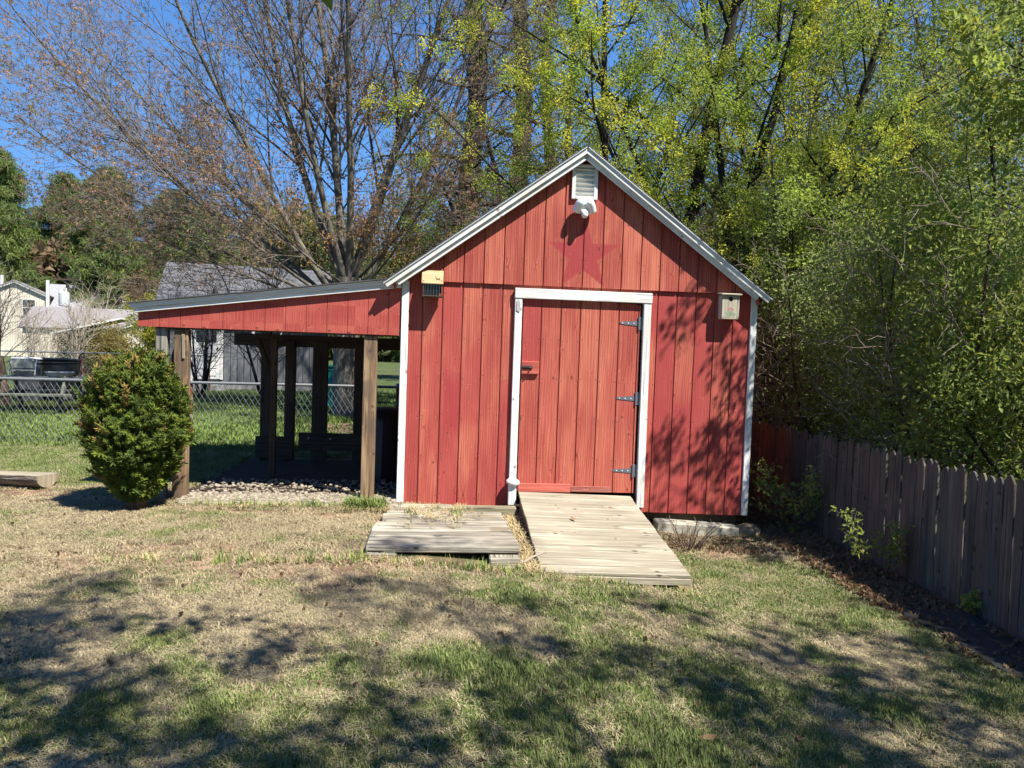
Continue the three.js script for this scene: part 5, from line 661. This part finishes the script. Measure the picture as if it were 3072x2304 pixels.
  const gb = bin('teal wheeled bin with a blue patch behind the maple trunk', -4.45, -18.3, 0.1, lin(0.012, 0.32, 0.24), lin(0.012, 0.3, 0.22)); const bl = new THREE.CircleGeometry(0.1, 18); bl.scale(0.8, 1, 1); mesh('emblem', bl, std({ color: lin(0.03, 0.12, 0.45) }), gb, [0.08, 0.72, 0.325], [-0.09, 0, 0]);
  const st = thing('tree_stump', 'tall pale broken tree stump past the wire fence', 'stump', [-11.6, 0, -16.4]), T = newTree(); T.trunk.tube([V3(0, -0.05, 0), V3(0.02, 0.3, 0), V3(0, 0.75, 0.02), V3(0.03, 1.15, 0)], [0.42, 0.33, 0.3, 0.2], 12, true); mesh('trunk', T.trunk.geo(), bark({ seed: 440, dark: [0.32, 0.25, 0.2], light: [0.62, 0.54, 0.45] }), st);
}
chainLink('second thin wire fence further off beside the garden hut', [[-16.5, -21.5], [-9.2, -23.0]], 1.15, 0.12, [0.2, 3.6, 7.2], 0.003);
{ // pole with a transformer
  const o = thing('utility_pole', 'dark utility pole carrying a grey transformer can', 'pole', [-33.2, 0, -55]); mesh('pole', tubeGeo([[0, 0, 0], [0, 3.5, 0], [0, 6.2, 0]], 0.14, 10, 0.11), darkBark, o); mesh('transformer', new THREE.LatheGeometry([[0, 0], [0.3, 0.0], [0.36, 0.06], [0.36, 0.95], [0.3, 1.05], [0, 1.1]].map((a) => new THREE.Vector2(...a)), 16), std({ color: lin(0.5, 0.52, 0.52), roughness: 0.5 }), o, [0.0, 3.9, 0.42]); for (const x of [-0.15, 0.15]) mesh('bushing', new THREE.CylinderGeometry(0.04, 0.06, 0.3, 8), whiteTrim, o, [x, 5.1, 0.42]); board('crossarm', darkWood, o, [2.0, 0.12, 0.1], [0, 5.9, 0.14]);
}
// ---------- far trees ----------
function pine(label, x, z, seed, h, r) {
  const o = thing('pine_tree', label, 'tree', [x, -0.1, z], 0, 'pines behind the houses'), T = newTree(), R = rng(seed); T.trunk.tube([V3(0, 0, 0), V3(0.1, h * 0.5, 0), V3(0, h, 0)], [0.3, 0.2, 0.04], 7, false); const tips = [];
  for (let y = h * 0.12; y < h * 0.985; y += 0.42) { const t = y / h, L = r * Math.pow(1 - t, 0.62) * (0.75 + R() * 0.4) + 0.25, n = 5 + Math.floor(R() * 3), a0 = R() * 6.28; for (let k = 0; k < n; k++) { const a = a0 + k / n * 6.28 + R() * 0.4, l = L * (0.6 + R() * 0.5), e = V3(Math.cos(a) * l, y + l * (0.1 + 0.25 * R()), Math.sin(a) * l); T.twigs.tube([V3(0, y, 0), V3(e.x * 0.5, y + l * 0.04, e.z * 0.5), e], [0.05, 0.03, 0.012], 3, false); for (let q = 0.3; q <= 1.0; q += 0.55 / Math.max(0.6, l)) tips.push({ p: V3(e.x * q, lerp(y, e.y, q), e.z * q) }); } }
  finish(o, T, darkBark, twigDark); foliage(o, 'needles', leafBall(70, 60, 0.55, 0.4, 0.055, 0.5, 0.6), needleM, tips, R, { per: 2, spread: 0.5, size: 1.15, tumble: 1.2 }, (t, C) => C.setRGB(0.11 + 0.08 * t.v, 0.155 + 0.085 * t.v, 0.055));
}
[[-47.5, -68, 18.6, 6.0], [-43, -71, 17.0, 6.0], [-38.3, -70, 17.6, 6.0], [-33.5, -73, 16.4, 6.0], [-29, -70, 14.4, 5.6], [-53, -72, 20, 6.5], [-24, -72, 15.0, 5.4], [-35.5, -65, 12, 4.8], [-44.5, -64, 13, 5], [-26, -63, 11.5, 4.6]].forEach(([x, z, h, r], k) => pine(['tallest rank pine behind the gabled beige wing', 'broad pine beside the tallest one', 'second tall pine over the clapboard house', 'pine behind the utility pole', 'shorter pine over the beige garage', 'tall pine past the end of the clapboard house', 'thin-topped pine nearest the grey house roof', 'low pine standing close behind the grey roofed house', 'low dark pine close behind the gabled wing', 'low pine close behind the garage'][k], x, z, 7001 + k, h, r));
function farTree(label, x, z, seed, h, o2) { const o = thing('far_tree', label, 'tree', [x, -0.1, z], 0, o2.group), T = newTree(), R = rng(seed), P = { bark: 0, seg: [7, 5, 3], wander: [0.2, 0.3, 0.4], up: [0.04, 0.05, 0.03], kids: [12, 7], ang: [0.75, 0.7], ratio: [0.5, 0.5], t0: [0.2, 0.15], minR: o2.minR || 0.012, end: [0.2, 0.3, 0.5], rr: [0.45, 0.5] }; for (let k = 0; k < (o2.stems || 2); k++) grow(T, V3(0, 0, 0), V3((R() - 0.5) * 0.5, 1, (R() - 0.5) * 0.5).normalize(), h * (0.8 + R() * 0.3), 0.014 * h, 0, P, R); finish(o, T, o2.bark || brownBark, o2.twig || twigBrown); if (o2.tone) foliage(o, 'leaves', leafBall(80, 24, 0.3, 0.13, 0.08, 0.5), leafM, T.tips, R, { per: o2.per || 1, spread: 0.5, size: o2.size || 1.1, chance: o2.chance || 1 }, o2.tone); }
const rust = (t, C) => C.setRGB(0.20 + 0.07 * t.v, 0.13 + 0.05 * t.v, 0.085), tawny = (t, C) => C.setRGB(0.24 + 0.1 * t.v, 0.20 + 0.08 * t.v, 0.06), gold = (t, C) => C.setRGB(0.33 + 0.1 * t.v, 0.33 + 0.08 * t.v, 0.025), duskGreen = (t, C) => C.setRGB(0.10 + 0.05 * t.v, 0.12 + 0.06 * t.v, 0.045);
farTree('golden-leaved small tree beside the grey house roof', -15.3, -32.5, 7101, 3.0, { tone: gold, stems: 5, per: 1, size: 0.6 });
[[-12.0, -36, 7.5, tawny], [-8.5, -34, 7, duskGreen], [-5.5, -38, 8, tawny], [-2.0, -36, 7.5, duskGreen], [-9.8, -44, 9, rust], [1.5, -40, 8.5, tawny]].forEach(([x, z, h, t], k) => farTree(['tawny budding tree behind the grey house', 'dull green tree behind the grey house', 'tawny budding tree beyond the bare maple', 'dull green tree behind the dark trunks', 'rust-brown tree furthest behind the grey house', 'tawny tree behind the shed roof'][k], x, z, 7110 + k, h, { tone: t, stems: 3, chance: 0.8 }));
[[-49, -66, 8, rust], [-31, -64, 7, rust], [-22.5, -57, 6.5, rust]].forEach(([x, z, h, t], k) => farTree(['reddish bare tree crown over the beige house', 'reddish bare tree between the pines', 'reddish thin tree in front of the pines'][k], x, z, 7120 + k, h, { tone: t, stems: 3, chance: 0.35, twig: std({ color: lin(0.2, 0.14, 0.11) }) }));
[[-14.6, -24.5, 2.6, 4], [-19.0, -33, 4.0, 4], [-23.5, -36, 3.2, 4], [-17.0, -27, 2.0, 4], [-14.0, -25.5, 1.7, 7]].forEach(([x, z, h, n], k) => farTree(['leafless tan shrub with fanning stems by the beige garage', 'tall leafless shrub in front of the beige garage', 'leafless twiggy shrub in front of the beige house', 'low leafless tan shrub by the garden hut', 'low twiggy shrub by the second wire fence'][k], x, z, 7130 + k, h, { stems: n, twig: twigPale, bark: twigPale, minR: 0.006, tone: k > 3 ? tawny : null, chance: 0.25, size: 0.5 }));
farTree('dark multi-stemmed bare tree above the stump', -13.0, -18.6, 7140, 3.6, { stems: 4, bark: darkBark, twig: std({ color: lin(0.2, 0.16, 0.14) }), minR: 0.006 });
farTree('dark bare shrub standing before the grey house roof', -6.6, -19.6, 7141, 3.6, { stems: 6, bark: darkBark, twig: twigGrey, minR: 0.006 });
farTree('second dark bare shrub before the grey house wall', -8.6, -20.4, 7142, 3.0, { stems: 5, bark: darkBark, twig: twigGrey, minR: 0.006 });
{ // woodland closing the view, too dense to tell its trees apart
  const R = rng(7200), list = []; for (let k = 0; k < 3600; k++) { const a = -0.95 + R() * 2.0, d = 78 + R() * 26, x = Math.sin(a) * d, z = -Math.cos(a) * d, h = 8.0 + 3.0 * vn(a * 9, 3, 721) + (a > 0.1 ? 5 : 0); list.push({ x, y: R() * h, z, s: 1.5 + R() * 1.6, rx: R() * 3, ry: R() * 6, rz: R() * 3, v: R(), w: vn(a * 14, d * 0.1, 722) }); }
  scatter('woodland', 'distant dense woodland closing the view behind the gardens', 'woodland', leafBall(90, 60, 1.0, 0.42, 0.26, 0.5), leafM, list, (t, C) => t.w > 0.56 ? rust(t, C) : duskGreen(t, C));
}
scene.traverse((o) => { if (o.isMesh) { o.castShadow = true; o.receiveShadow = true; } });
renderer.render(scene, camera);
